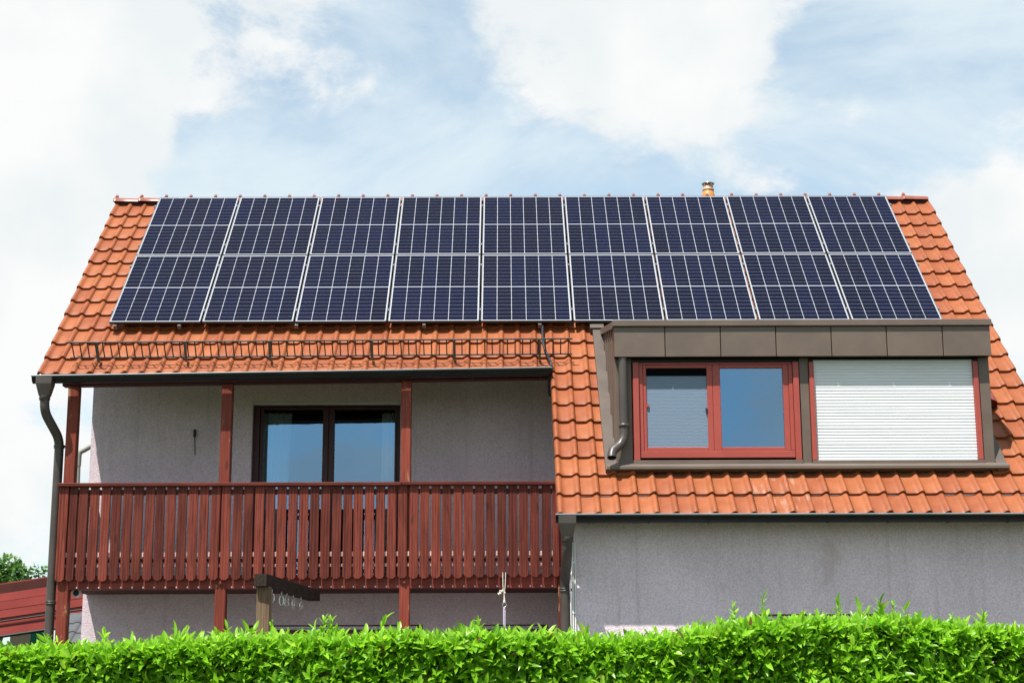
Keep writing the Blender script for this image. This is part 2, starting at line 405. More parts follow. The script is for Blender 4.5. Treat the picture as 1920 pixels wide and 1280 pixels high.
class MB:
    def __init__(s):
        s.v = []; s.f = []; s.smooth = []

    def add(s, vs, fs, smooth=False):
        k = len(s.v); s.v += [tuple(x) for x in vs]
        s.f += [tuple(i + k for i in f) for f in fs]; s.smooth += [smooth] * len(fs)
        return s

    def box(s, x0, x1, y0, y1, z0, z1, bev=0.0, mat=None):
        if bev <= 0:
            vs = [(x, y, z) for z in (z0, z1) for y in (y0, y1) for x in (x0, x1)]
            fs = [(0, 2, 3, 1), (4, 5, 7, 6), (0, 1, 5, 4), (2, 6, 7, 3), (0, 4, 6, 2), (1, 3, 7, 5)]
        else:
            # chamfered along all three directions: 24 verts
            b = min(bev, (x1 - x0) * .45, (y1 - y0) * .45, (z1 - z0) * .45)
            vs = []; idx = {}
            for sx_ in (0, 1):
                for sy in (0, 1):
                    for sz in (0, 1):
                        X, Y, Z = (x0, x1)[sx_], (y0, y1)[sy], (z0, z1)[sz]
                        dx, dy, dz = (b, -b)[sx_], (b, -b)[sy], (b, -b)[sz]
                        for ax, p in enumerate(((X, Y + dy, Z + dz), (X + dx, Y, Z + dz), (X + dx, Y + dy, Z))):
                            idx[(sx_, sy, sz, ax)] = len(vs); vs.append(p)
            I = lambda *k: idx[k]
            fs = []
            for q in (0, 1):
                f = [I(q, 0, 0, 0), I(q, 1, 0, 0), I(q, 1, 1, 0), I(q, 0, 1, 0)]; fs.append(f if q else f[::-1])
                f = [I(0, q, 0, 1), I(1, q, 0, 1), I(1, q, 1, 1), I(0, q, 1, 1)]; fs.append(f[::-1] if q else f)
                f = [I(0, 0, q, 2), I(1, 0, q, 2), I(1, 1, q, 2), I(0, 1, q, 2)]; fs.append(f if q else f[::-1])
            for p in (0, 1):
                for q in (0, 1):
                    fs.append([I(p, q, 0, 0), I(p, q, 0, 1), I(p, q, 1, 1), I(p, q, 1, 0)])
                    fs.append([I(p, 0, q, 0), I(p, 1, q, 0), I(p, 1, q, 2), I(p, 0, q, 2)])
                    fs.append([I(0, p, q, 1), I(1, p, q, 1), I(1, p, q, 2), I(0, p, q, 2)])
                    for r in (0, 1):
                        fs.append([I(p, q, r, 0), I(p, q, r, 1), I(p, q, r, 2)])
        if mat is not None:
            vs = [mat @ Vector(q) for q in vs]
        return s.add(vs, fs)

    def hexa(s, p):   # 8 points: bottom ring 0-3, top ring 4-7
        return s.add(p, [(3, 2, 1, 0), (4, 5, 6, 7), (0, 1, 5, 4), (1, 2, 6, 5), (2, 3, 7, 6), (3, 0, 4, 7)])

    def prism(s, poly, ax, a0, a1):
        """poly in the two other axes (in cyclic order y,z for x / x,z for y / x,y for z)"""
        def P(p, a_):
            return (a_, p[0], p[1]) if ax == 0 else ((p[0], a_, p[1]) if ax == 1 else (p[0], p[1], a_))
        n = len(poly)
        vs = [P(p, a0) for p in poly] + [P(p, a1) for p in poly]
        fs = [tuple(range(n))[::-1], tuple(range(n, 2 * n))] + [(i, (i + 1) % n, n + (i + 1) % n, n + i) for i in range(n)]
        return s.add(vs, fs)

    def tube(s, pts, r, seg=10, cap=True, hollow=False):
        pts = [Vector(p) for p in pts]; rs = r if isinstance(r, (list, tuple)) else [r] * len(pts)
        rings = []; ref = None
        for i, p in enumerate(pts):
            d = (pts[min(i + 1, len(pts) - 1)] - pts[max(i - 1, 0)]).normalized()
            if ref is None:
                ref = Vector((0, 0, 1)) if abs(d.z) < 0.9 else Vector((0, 1, 0))
            u_ = (ref - d * ref.dot(d)).normalized(); ref = u_; w = d.cross(u_)
            rings.append([p + (u_ * math.cos(6.28318 * k / seg) + w * math.sin(6.28318 * k / seg)) * rs[i] for k in range(seg)])
        vs = [q for rg in rings for q in rg]; fs = []
        for i in range(len(pts) - 1):
            for k in range(seg):
                fs.append((i * seg + k, i * seg + (k + 1) % seg, (i + 1) * seg + (k + 1) % seg, (i + 1) * seg + k))
        s.add(vs, fs, True)
        if cap:
            s.add(rings[0], [tuple(range(seg))[::-1]])
            if not hollow:
                s.add(rings[-1], [tuple(range(seg))])
        return s

    def lathe(s, prof, c, seg=16):
        vs = []; fs = []
        for r, z in prof:
            vs += [(c[0] + r * math.cos(6.28318 * k / seg), c[1] + r * math.sin(6.28318 * k / seg), c[2] + z) for k in range(seg)]
        for i in range(len(prof) - 1):
            for k in range(seg):
                fs.append((i * seg + k, i * seg + (k + 1) % seg, (i + 1) * seg + (k + 1) % seg, (i + 1) * seg + k))
        return s.add(vs, fs, True)

    def ring(s, c, R_, r, ax=1, sx_=1.0, sz=1.0, seg=14, sseg=6):
        pts = []
        for k in range(seg + 1):
            t = 6.28318 * k / seg
            A, B = math.cos(t) * R_ * sx_, math.sin(t) * R_ * sz
            pts.append((c[0] + (A if ax == 1 else 0), c[1] + (A if ax == 0 else 0), c[2] + B))
        return s.tube(pts, r, sseg, cap=False)

    def mesh(s, name):
        me = bpy.data.meshes.new(name); me.from_pydata([tuple(v) for v in s.v], [], s.f)
        if any(s.smooth):
            me.polygons.foreach_set('use_smooth', s.smooth)
        me.update()
        return me

    def build(s, name, mat, parent=None):
        o = bpy.data.objects.new(name, s.mesh(name)); COL.objects.link(o)
        o.data.materials.append(M[mat] if isinstance(mat, str) else mat)
        if parent is not None:
            par(o, parent)
        return o


WL = {}


def par(o, p):
    """parent keeping world coordinates (parents here carry translations only)"""
    o.parent = p
    o.matrix_parent_inverse = Matrix.Translation(-WL.get(p.name, Vector((0, 0, 0))))


def tag(o, label, cat, group=None, kind=None):
    o['label'] = label; o['category'] = cat
    if group:
        o['group'] = group
    if kind:
        o['kind'] = kind
    return o


def empty(name, loc=(0, 0, 0), parent=None):
    o = bpy.data.objects.new(name, None); COL.objects.link(o); o.location = loc; o.empty_display_size = 0.2
    WL[o.name] = Vector(loc)
    if parent is not None:
        par(o, parent)
    return o


def inst(name, me, parent, loc=(0, 0, 0), rot=None, scale=None):
    o = bpy.data.objects.new(name, me); COL.objects.link(o); o.location = loc
    if rot is not None:
        o.rotation_euler = rot
    if scale is not None:
        o.scale = scale
    if parent is not None:
        par(o, parent)
    return o


def withmat(me, mat):
    me.materials.append(M[mat] if isinstance(mat, str) else mat); return me


# ------------------------------------------------------------------ house frame numbers
A = 0.76022; CA, SA = math.cos(A), math.sin(A); Z0 = 6.0418
NRM = Vector((0, -SA, CA)); SLO = Vector((0, CA, SA))


def RP(x, s, off=-0.12):                       # point on the front roof slope
    return Vector((x, s * CA - off * SA, Z0 + s * SA + off * CA))


PITCH = 0.2043; X0 = -5.795; COURSE = 0.345; S_LEFT = -0.985
VERGE = 5.85
WALL_Y = 0.80; WING_Y = -2.35; BACK_Y = 7.8; WING_X = 0.433; LWX = -5.54; RWX = 5.52
APEX = RP(0, 3.64)
ROOF_ROT = Euler((A, 0, 0))

# ground
g = MB(); g.add([(-900, -200, 0), (900, -200, 0), (900, 1600, 0), (-900, 1600, 0)], [(0, 1, 2, 3)])
gr = g.build('ground', 'lawn'); gr['kind'] = 'structure'; gr['label'] = 'grass ground around the house'; gr['category'] = 'ground'

g = MB(); g.add([(-8, -6.2, .004), (8, -6.2, .004), (8, 0.8, .004), (-8, 0.8, .004)], [(0, 1, 2, 3)])  # unseen ground sheet, added for the light it bounces onto the walls
te = g.build('bounce_terrace', 'bounce_paving'); te['kind'] = 'structure'; te['label'] = 'unseen paved sheet added before the house to bounce neutral light'; te['category'] = 'bounce_terrace'

house = empty('house', (0, 0, 0))
tag(house, 'grey plastered house with an orange tiled gable roof, red balcony and brown metal dormer', 'house')

# ---------------------------------------------------------------- walls


def wall_with_openings(y, x0, x1, z0, z1, ops, thick, name, mat):
    """front face at y, openings (x0,x1,z0,z1)"""
    m = MB(); xs = sorted({x0, x1, *[o[0] for o in ops], *[o[1] for o in ops]}); zs = sorted({z0, z1, *[o[2] for o in ops], *[o[3] for o in ops]})
    def solid(xm, zm):
        return not any(o[0] < xm < o[1] and o[2] < zm < o[3] for o in ops)
    for i in range(len(xs) - 1):
        for j in range(len(zs) - 1):
            a0, a1, b0, b1 = xs[i], xs[i + 1], zs[j], zs[j + 1]
            if solid((a0 + a1) / 2, (b0 + b1) / 2):
                m.add([(a0, y, b0), (a1, y, b0), (a1, y, b1), (a0, y, b1)], [(0, 1, 2, 3)])
                m.add([(a0, y + thick, b0), (a1, y + thick, b0), (a1, y + thick, b1), (a0, y + thick, b1)], [(3, 2, 1, 0)])
    for (a0, a1, b0, b1) in ops:
        m.add([(a0, y, b0), (a0, y + thick, b0), (a0, y + thick, b1), (a0, y, b1)], [(0, 1, 2, 3)])
        m.add([(a1, y, b0), (a1, y + thick, b0), (a1, y + thick, b1), (a1, y, b1)], [(3, 2, 1, 0)])
        m.add([(a0, y, b1), (a1, y, b1), (a1, y + thick, b1), (a0, y + thick, b1)], [(3, 2, 1, 0)])
        m.add([(a0, y, b0), (a1, y, b0), (a1, y + thick, b0), (a0, y + thick, b0)], [(0, 1, 2, 3)])
    # ends
    for X, fl in ((x0, 0), (x1, 1)):
        f = (0, 3, 2, 1) if not fl else (0, 1, 2, 3)
        m.add([(X, y, z0), (X, y + thick, z0), (X, y + thick, z1), (X, y, z1)], [f])
    return m.build(name, mat, house)


DOOR = (-3.494, -1.605, 2.86, 5.17)
GW1 = (-3.484, -1.30, 0.95, 2.355); GW2 = (-0.681, 0.262, 0.95, 2.352); WW = (2.33, 3.69, 0.95, 2.338)
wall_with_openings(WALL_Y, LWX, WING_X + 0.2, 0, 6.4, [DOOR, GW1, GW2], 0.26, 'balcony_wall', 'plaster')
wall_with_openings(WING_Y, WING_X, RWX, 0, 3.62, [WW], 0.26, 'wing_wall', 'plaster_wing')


def roof_under(y, extra=0.0):       # z of the underside of the deck at y on the front slope
    return APEX.z - (APEX.y - abs(y - APEX.y) * 0 - y) * math.tan(A) - 0.17 - extra


m = MB(); m.prism([(WING_Y + 0.26, 0), (WALL_Y, 0), (WALL_Y, roof_under(WALL_Y)), (WING_Y + 0.26, roof_under(WING_Y + 0.26))], 0, WING_X, WING_X + 0.24); m.build('side_wall', 'plaster', house)
yb = 2 * APEX.y - WALL_Y
for X0_, X1_, y_front in ((LWX, LWX + 0.24, WALL_Y + 0.26), (RWX - 0.24, RWX, WING_Y + 0.26)):
    m = MB(); m.prism([(y_front, 0), (BACK_Y - 0.26, 0), (BACK_Y - 0.26, APEX.z - (BACK_Y - 0.26 - APEX.y) * math.tan(A) - 0.17), (APEX.y, APEX.z - 0.17), (y_front, roof_under(y_front))], 0, X0_, X1_)
    m.build('gable_wall', 'plaster', house)
m = MB(); m.box(LWX, RWX, BACK_Y - 0.26, BACK_Y, 0, APEX.z - (BACK_Y - APEX.y) * math.tan(A) - 0.17); m.build('back_wall', 'plaster', house)
# inner floors and partitions keep the rooms dark
m = MB(); m.box(LWX + 0.24, RWX - 0.24, WALL_Y + 0.27, BACK_Y - 0.27, 2.55, 2.83); m.box(WING_X + 0.25, RWX - 0.25, WING_Y + 0.27, WALL_Y - 0.01, 2.55, 2.83); m.build('storey_floor', 'interior', house)
m = MB(); m.box(LWX + 0.25, RWX - 0.25, 4.6, 4.7, 2.84, 6.2); m.box(LWX + 0.25, RWX - 0.25, 4.6, 4.7, 0, 2.54); m.build('partition', 'interior', house)
m = MB(); m.box(LWX + 0.25, WING_X, WALL_Y + 0.27, 4.59, 5.45, 5.5); m.build('room_ceiling', 'interior', house)

# ---------------------------------------------------------------- roof
roof = empty('roof', (0, 0, 5.2), house)
# tile profile: flat pan on the left, roll on the right
prof = [(0.0, 0.004), (0.008, 0.0), (0.045, -0.001), (0.10, 0.0), (0.124, 0.004), (0.140, 0.016), (0.155, 0.029), (0.171, 0.035), (0.186, 0.030), (0.198, 0.014), (0.2035, 0.002)]
TLEN = 0.412; STEP = 0.036


def tile_mesh(name, verge=0, mat='clay_tile'):
    p = list(prof)
    if verge < 0:
        p = [(-0.058, -0.060), (-0.056, 0.004), (-0.046, 0.024), (-0.030, 0.034), (-0.012, 0.030), (0.004, 0.014), (0.016, 0.002)] + p[2:]
    if verge > 0:
        p = p[:-2] + [(0.199, 0.022), (0.2045, 0.004), (0.206, -0.060)]
    m = MB(); n = len(p); ys = [0.0, 0.010, 0.2, TLEN]
    vs = []
    for y in ys:
        for x, z in p:
            lip = -0.005 if y == 0 else 0.0
            vs.append((x, y, z + lip - STEP * y / COURSE))
    fs = [(j * n + i, j * n + i + 1, (j + 1) * n + i + 1, (j + 1) * n + i) for j in range(3) for i in range(n - 1)]
    m.add(vs, fs, True)
    fv = [(x, 0.0, z - 0.005) for x, z in p] + [(x, 0.006, z - 0.036) for x, z in p]
    m.add(fv, [(i + 1, i, n + i, n + i + 1) for i in range(n - 1)])
    # right flank of the roll, a thin shadow joint
    m.add([(p[-1][0], 0, p[-1][1] - 0.005), (p[-1][0], TLEN, p[-1][1] - STEP * TLEN / COURSE), (p[-1][0], TLEN, p[-1][1] - STEP * TLEN / COURSE - 0.02), (p[-1][0], 0, p[-1][1] - 0.025)], [(0, 1, 2, 3)])
    return withmat(m.mesh(name), mat), m


TM, tmb = tile_mesh('tile'); TML, _ = tile_mesh('verge_tile', -1); TMR, _ = tile_mesh('verge_tile', 1)
TMS, _ = tile_mesh('tile', 0, 'clay_tile_stained')
NCOL = 57; NTOP = 13
hidden = MB(); n_vis = 0
T_OFF = -0.125
for j in range(-8, NTOP):
    s = S_LEFT + COURSE * j
    for k in range(NCOL):
        if j < 0 and k < 30:
            continue
        xl = X0 + PITCH * k; xm = xl + PITCH / 2; sm = s + 0.17
        if 0.95 + 0.10 < xm < 5.06 and -3.02 < sm + 0.17 and s < -0.14 and s + COURSE > -3.0:
            continue                                     # inside the dormer
        under = (-5.25 < xl and xl + PITCH < 5.25 and 0.06 < s and s + COURSE < 3.5)
        jx, js = random.uniform(-0.002, 0.002), random.uniform(-0.004, 0.004)
        loc = RP(xl + jx, s + js, T_OFF + random.uniform(-0.002, 0.003))
        if under:
            R_ = Matrix.Translation(loc) @ ROOF_ROT.to_matrix().to_4x4()
            hidden.add([R_ @ Vector(v) for v in tmb.v], tmb.f, True)
            continue
        me = TM
        if k == 0 or (j < 0 and k == 30):
            me = TML
        elif k == NCOL - 1:
            me = TMR
        elif j in (-8, -7) and 2.30 < xm < 3.15 and (j == -8 or xm < 2.95):
            me = TMS
        nm = 'verge_tile' if me in (TML, TMR) else 'tile'
        o = inst(nm, me, roof, loc, (A + random.uniform(-0.004, 0.004), random.uniform(-0.006, 0.006), random.uniform(-0.004, 0.004)))
        n_vis += 1
h = hidden.build('tiles_under_panels', 'clay_tile', roof); h['kind'] = 'stuff'


def deck(name, x0, x1, s0, s1, off0=-0.19, off1=-0.235, mat='soffit'):
    m = MB()
    p = [RP(x0, s0, off1), RP(x1, s0, off1), RP(x1, s1, off1), RP(x0, s1, off1), RP(x0, s0, off0), RP(x1, s0, off0), RP(x1, s1, off0), RP(x0, s1, off0)]
    m.hexa(p); return m.build(name, mat, roof)


VX = VERGE - 0.05
deck('roof_deck', -VX, 0.33, S_LEFT + 0.06, 3.55)
deck('roof_deck', 0.333, 0.945, S_LEFT - 8 * COURSE + 0.06, 3.55)
deck('roof_deck', 0.948, 5.07, S_LEFT - 8 * COURSE + 0.06, -3.02)
deck('roof_deck', 0.948, 5.07, -0.10, 3.55)
deck('roof_deck', 5.073, VX, S_LEFT - 8 * COURSE + 0.06, 3.55)
# verge boards
for X_, sa in ((-VX - 0.012, S_LEFT + 0.06), (VX + 0.012, S_LEFT - 8 * COURSE + 0.06), (0.315, S_LEFT - 8 * COURSE + 0.06)):
    sb = 3.55 if abs(X_) > 1 else S_LEFT + 0.05
    m = MB(); p = []
    for off in (-0.245, -0.17):
        p += [RP(X_ - 0.012, sa, off), RP(X_ + 0.012, sa, off), RP(X_ + 0.012, sb, off), RP(X_ - 0.012, sb, off)]
    m.hexa(p); m.build('verge_board', 'soffit', roof)
# back slope: one tiled slab
m = MB()
bz = lambda y, off: APEX.z - (y - APEX.y) * math.tan(A) + off
m.hexa([(-VERGE, APEX.y, bz(APEX.y, -0.2)), (VERGE, APEX.y, bz(APEX.y, -0.2)), (VERGE, BACK_Y + 0.5, bz(BACK_Y + 0.5, -0.2)), (-VERGE, BACK_Y + 0.5, bz(BACK_Y + 0.5, -0.2)),
        (-VERGE, APEX.y, bz(APEX.y, 0)), (VERGE, APEX.y, bz(APEX.y, 0)), (VERGE, BACK_Y + 0.5, bz(BACK_Y + 0.5, 0)), (-VERGE, BACK_Y + 0.5, bz(BACK_Y + 0.5, 0))])
m.build('rear_slope', 'clay_tile', roof)
# ridge tiles, each with a raised collar
m = MB(); RL = 0.354; seg = 10
ringp = lambda x, r, dz: [(x, r * math.sin(t) * 1.0, r * math.cos(t) * 0.78 + dz) for t in [(-1.45 + 2.9 * k / seg) for k in range(seg + 1)]]
secs = [(0.0, 0.118), (0.012, 0.122), (0.045, 0.122), (0.058, 0.113), (0.20, 0.106), (RL + 0.01, 0.098)]
vs = []
for x, r in secs:
    vs += ringp(x, r, 0)
n = seg + 1
fs = [(i * n + k, i * n + k + 1, (i + 1) * n + k + 1, (i + 1) * n + k) for i in range(len(secs) - 1) for k in range(seg)]
fs.append(tuple(range(n))[::-1])
m.add(vs, fs, True)
m.tube([(0.030, -0.02, 0.090), (0.030, 0.0, 0.118), (0.030, 0.01, 0.120)], [0.024, 0.024, 0.012], 8)
ridge_me = withmat(m.mesh('ridge_tile'), 'ridge')
for i in range(33):
    inst('ridge_tile', ridge_me, roof, (-VERGE - 0.02 + i * RL, APEX.y, APEX.z - 0.072 + random.uniform(-0.003, 0.003)), (0, 0, random.uniform(-0.01, 0.01)))
m = MB(); m.box(-VERGE + 0.02, VERGE - 0.02, APEX.y - 0.06, APEX.y + 0.06, APEX.z - 0.15, APEX.z - 0.05); m.build('ridge_batten', 'soffit', roof)

# vent pipe behind the ridge, red vent hood
vp = empty('vent_pipe', (2.715, 3.02, 8.2), house)
m = MB(); m.lathe([(0.135, 0.0), (0.125, 0.20), (0.105, 0.42), (0.080, 0.52), (0.074, 0.525)], (2.715, 3.02, 8.13), 18); m.build('cone', 'vent_orange', vp)
m = MB(); m.lathe([(0.078, 0.0), (0.088, 0.012), (0.082, 0.03), (0.074, 0.04), (0.072, 0.085), (0.06, 0.085)], (2.715, 3.02, 8.655), 16); m.build('pipe', 'vent_tin', vp)
m = MB(); m.ring((2.715, 3.02, 0), 0.0001, 0.00005); m = MB()
m.lathe([(0.060, 0.150), (0.092, 0.150), (0.096, 0.157), (0.092, 0.164), (0.0, 0.172)], (2.715, 3.02, 8.610), 16)
for k in range(4):
    t = k * 1.57 + 0.6
    m.tube([(2.715 + 0.068 * math.cos(t), 3.02 + 0.068 * math.sin(t), 8.735), (2.715 + 0.068 * math.cos(t), 3.02 + 0.068 * math.sin(t), 8.765)], 0.008, 6)
m.build('cap', 'steel', vp)
m = MB(); c0 = RP(5.33, -1.72, -0.09)
secs = []
for t, w, hh in ((0.0, 0.075, 0.10), (0.12, 0.078, 0.10), (0.25, 0.075, 0.075), (0.40, 0.06, 0.02)):
    ring_ = []
    for k in range(9):
        an = math.pi * k / 8
        q = RP(5.33 + w * math.cos(an), -1.80 + t, -0.10 + hh * math.sin(an)); ring_.append(q)
    secs.append(ring_)
vs = [q for r_ in secs for q in r_]
fs = [(i * 9 + k, i * 9 + k + 1, (i + 1) * 9 + k + 1, (i + 1) * 9 + k) for i in range(3) for k in range(8)] + [tuple(range(9))]
m.add(vs, fs, True); m.build('roof_vent', 'vent_maroon', house)

# ---------------------------------------------------------------- gutters and pipes


def gutter(name, xa, xb, y, za, zb, nbr):
    """half-round gutter, lip height za at xa, zb at xb; front lip at y-0.075"""
    gt = empty(name, (xa, y, za), house); r = 0.075; sg = 12
    def pr(x, z, rr):
        return [(x, y - rr * math.cos(math.pi * k / sg), z - rr * math.sin(math.pi * k / sg) * 1.05) for k in range(sg + 1)]
    m = MB(); n = sg + 1
    vs = pr(xa, za, r) + pr(xb, zb, r) + pr(xa, za, r - 0.006) + pr(xb, zb, r - 0.006)
    fs = [(k, k + 1, n + k + 1, n + k) for k in range(sg)] + [(2 * n + k + 1, 2 * n + k, 3 * n + k, 3 * n + k + 1) for k in range(sg)]
    m.add(vs, fs, True)
    m.add(pr(xa, za, r), [tuple(range(n))[::-1]]); m.add(pr(xb, zb, r), [tuple(range(n))])
    m.build('trough', 'gutter_dark', gt)
    m = MB(); m.tube([(xa - 0.005, y - r + 0.002, za + 0.004), (xb + 0.005, y - r + 0.002, zb + 0.004)], 0.0105, 8); m.build('lip', 'gutter_lip', gt)
    for i in range(nbr):
        t = (i + 0.55) / nbr; x = xa + (xb - xa) * t; z = za + (zb - za) * t
        m = MB(); p1 = pr(x - 0.012, z, r + 0.005); p2 = pr(x + 0.012, z, r + 0.005)
        m.add(p1 + p2, [(k, k + 1, n + k + 1, n + k) for k in range(sg)], True)
        p3 = pr(x - 0.012, z, r); p4 = pr(x + 0.012, z, r)
        m.add(p1 + p3, [(k + 1, k, n + k, n + k + 1) for k in range(sg)]); m.add(p2 + p4, [(k, k + 1, n + k + 1, n + k) for k in range(sg)])
        m.build('gutter_bracket', 'gutter_dark', gt)
    return gt


gutter('gutter', -5.86, 0.285, -0.735, 5.205, 5.285, 9)
gutter('gutter', 0.255, VERGE + 0.02, -2.715, 3.345, 3.335, 9)
# fascia boards behind the gutters and the eave beam over the balcony posts
m = MB(); m.hexa([(-VX, -0.655, 5.145), (0.30, -0.655, 5.22), (0.30, -0.63, 5.22), (-VX, -0.63, 5.145), (-VX, -0.655, 5.19), (0.30, -0.655, 5.275), (0.30, -0.63, 5.275), (-VX, -0.63, 5.19)])
m.build('eave_board', 'soffit', house)
eb = lambda x: 5.132 + (x + 5.56) * 0.0128
xe_ = WING_X - 0.002
m = MB(); m.hexa([(-5.56, -0.56, eb(-5.56)), (xe_, -0.56, eb(xe_)), (xe_, -0.42, eb(xe_)), (-5.56, -0.42, eb(-5.56)), (-5.56, -0.56, eb(-5.56) + .08), (xe_, -0.56, eb(xe_) + .08), (xe_, -0.42, eb(xe_) + .08), (-5.56, -0.42, eb(-5.56) + .08)]); m.build('eave_beam', 'soffit', house)
m = MB(); m.box(0.33, VX, -2.63, -2.605, 3.295, 3.345); m.box(0.33, VX, -2.604, WING_Y - 0.002, 3.30, 3.32); m.build('eave_board', 'soffit', house)


def downpipe(pts, r, hopper, clamps, mat='pipe_brown'):
    dp = empty('downpipe', (pts[-1][0], pts[-1][1], 0), house)
    # smooth path
    P = [Vector(p) for p in pts]; out = [P[0]]
    for i in range(1, len(P) - 1):
        d0 = (P[i - 1] - P[i]); d1 = (P[i + 1] - P[i]); l = min(0.11, d0.length * .45, d1.length * .45)
        q0 = P[i] + d0.normalized() * l; q1 = P[i] + d1.normalized() * l
        for k in range(7):
            t = k / 6; out.append(q0 * (1 - t) ** 2 + P[i] * 2 * t * (1 - t) + q1 * t * t)
    out.append(P[-1])
    m = MB(); m.tube(out, r, 16); m.build('pipe', mat, dp)
    if hopper:
        x, y, z, w = hopper; m = MB(); d = 0.055
        m.hexa([(x - .058, y - d, z - .16), (x + .058, y - d, z - .16), (x + .058, y + d, z - .16), (x - .058, y + d, z - .16),
                (x - w, y - d - .035, z - .02), (x + w, y - d - .035, z - .02), (x + w, y + d + .02, z - .02), (x - w, y + d + .02, z - .02)])
        m.hexa([(x - w, y - d - .035, z - .02), (x + w, y - d - .035, z - .02), (x + w, y + d + .02, z - .02), (x - w, y + d + .02, z - .02),
                (x - w, y - d - .035, z + .06), (x + w, y - d - .035, z + .06), (x + w, y + d + .02, z + .06), (x - w, y + d + .02, z + .06)])
        m.lathe([(0.058, -0.21), (0.064, -0.205), (0.064, -0.155)], (x, y, z), 16)
        m.build('hopper', mat, dp)
    for x, y, z in clamps:
        m = MB(); m.lathe([(r + .001, -.02), (r + .010, -.018), (r + .010, -0.004), (r + .003, -.003), (r + .003, .003), (r + .010, .004), (r + .010, .018), (r + .001, .02)], (x, y, z), 16)
        m.box(x + r, x + r + 0.035, y - 0.012, y + 0.012, z - 0.012, z + 0.012)
        m.build('clamp', mat, dp)
    return dp


downpipe([(-5.70, -0.765, 5.06), (-5.70, -0.765, 4.79), (-5.585, -0.46, 4.50), (-5.585, -0.46, 0.0)], 0.055, (-5.70, -0.775, 5.13, 0.092), [(-5.585, -0.46, 4.415), (-5.585, -0.46, 2.58)])
downpipe([(0.372, -2.745, 3.20), (0.372, -2.745, 2.98), (0.362, -2.33, 2.70), (0.360, -2.33, 0.0)], 0.053, (0.372, -2.755, 3.275, 0.090), [(0.362, -2.33, 2.60)])

# ---------------------------------------------------------------- dormer
DY = -2.05; FY = -2.17; DX0, DX1 = 0.945, 5.085
dormer = empty('dormer', (3.0, DY, 3.9), house)
FB, FT = 5.139, 5.475
edges = [0.932, 1.496, 2.108, 2.719, 3.331, 3.942, 4.560, 5.090]
for i in range(7):
    m = MB(); m.box(edges[i] + 0.0045, edges[i + 1] - 0.0045, FY + random.uniform(-0.0015, 0.0015), FY + 0.02, FB, FT, 0.004); m.build('fascia_panel', 'brown_metal', dormer)
m = MB(); m.box(0.936, 5.086, FY + 0.022, DY - 0.002, FB + 0.006, FT); m.build('fascia_box', 'gutter_dark', dormer)
# parapet cap, its left return runs back up to the roof
apx = RP(0, -0.13, -0.06)
m = MB(); m.box(0.918, 5.102, FY - 0.028, FY + 0.10, FT + 0.003, FT + 0.075, 0.005)
m.build('parapet_cap', 'brown_metal', dormer)
for xa, xb in ((0.914, 0.985), (5.02, 5.104)):
    m = MB()
    m.hexa([(xa, FY + 0.102, FT + 0.002), (xb, FY + 0.102, FT + 0.002), (xb, apx.y, apx.z - 0.06), (xa, apx.y, apx.z - 0.06),
            (xa, FY + 0.102, FT + 0.075), (xb, FY + 0.102, FT + 0.075), (xb, apx.y, apx.z + 0.012), (xa, apx.y, apx.z + 0.012)])
    m.build('verge_cap', 'brown_metal', dormer)
m = MB(); m.hexa([(0.99, FY + 0.11, FT - 0.03), (5.015, FY + 0.11, FT - 0.03), (5.015, apx.y + 0.05, apx.z - 0.08), (0.99, apx.y + 0.05, apx.z - 0.08),
                  (0.99, FY + 0.11, FT + 0.05), (5.015, FY + 0.11, FT + 0.05), (5.015, apx.y + 0.05, apx.z), (0.99, apx.y + 0.05, apx.z)]); m.build('roof_sheet', 'brown_metal', dormer)
# cheeks of standing seam strips
topz = lambda y: FT + (apx.z - 0.06 - FT) * (y - FY) / (apx.y - FY)
for side, X in ((-1, DX0), (1, DX1)):
    ys = np.linspace(DY, apx.y, 7)
    for i in range(6):
        ya, yb_ = ys[i] + 0.004, ys[i + 1] - 0.004
        zb = lambda y: RP(0, (y - 0.14 * SA) / CA, -0.14).z
        m = MB(); xi = X + (0.02 if side < 0 else -0.02)
        pts = [(ya, max(zb(ya), 3.86)), (yb_, zb(yb_)), (yb_, topz(yb_)), (ya, topz(ya))]
        if pts[2][1] - pts[1][1] < 0.02:
            continue
        m.prism(pts, 0, min(X, xi), max(X, xi)); m.build('cheek_panel', 'brown_metal', dormer)
        if i:
            m = MB(); m.prism([(ys[i] - 0.006, zb(ys[i])), (ys[i] + 0.006, zb(ys[i])), (ys[i] + 0.006, topz(ys[i])), (ys[i] - 0.006, topz(ys[i]))], 0, X - 0.013 if side < 0 else X + 0.001, X - 0.001 if side < 0 else X + 0.013); m.build('cheek_seam', 'brown_metal', dormer)
# flashing strips on the tiles beside the cheeks
for xa, xb in ((0.822, 0.945), (5.086, 5.20)):
    m = MB(); p = []
    for off in (-0.135, -0.070):
        p += [RP(xa, -3.03, off), RP(xb, -3.03, off), RP(xb, -0.06, off), RP(xa, -0.06, off)]
    m.hexa(p); m.build('flashing', 'flashing_metal', dormer)
m = MB(); p = []
for off in (-0.13, -0.045):
    p += [RP(0.79, -0.10, off), RP(0.96, -0.10, off), RP(0.96, 0.0, off), RP(0.79, 0.0, off)]
m.hexa(p); m.build('flashing_head', 'flashing_metal', dormer)
# apron under the windows
m = MB(); bl = RP(0, -3.045, -0.075)
m.prism([(DY + 0.02, 3.97), (DY - 0.015, 3.972), (bl.y + 0.012, bl.z + 0.052), (bl.y - 0.012, bl.z + 0.040), (bl.y - 0.012, bl.z + 0.012), (bl.y + 0.15, bl.z - 0.03)], 0, 0.835, 5.205); m.build('apron', 'apron_metal', dormer)


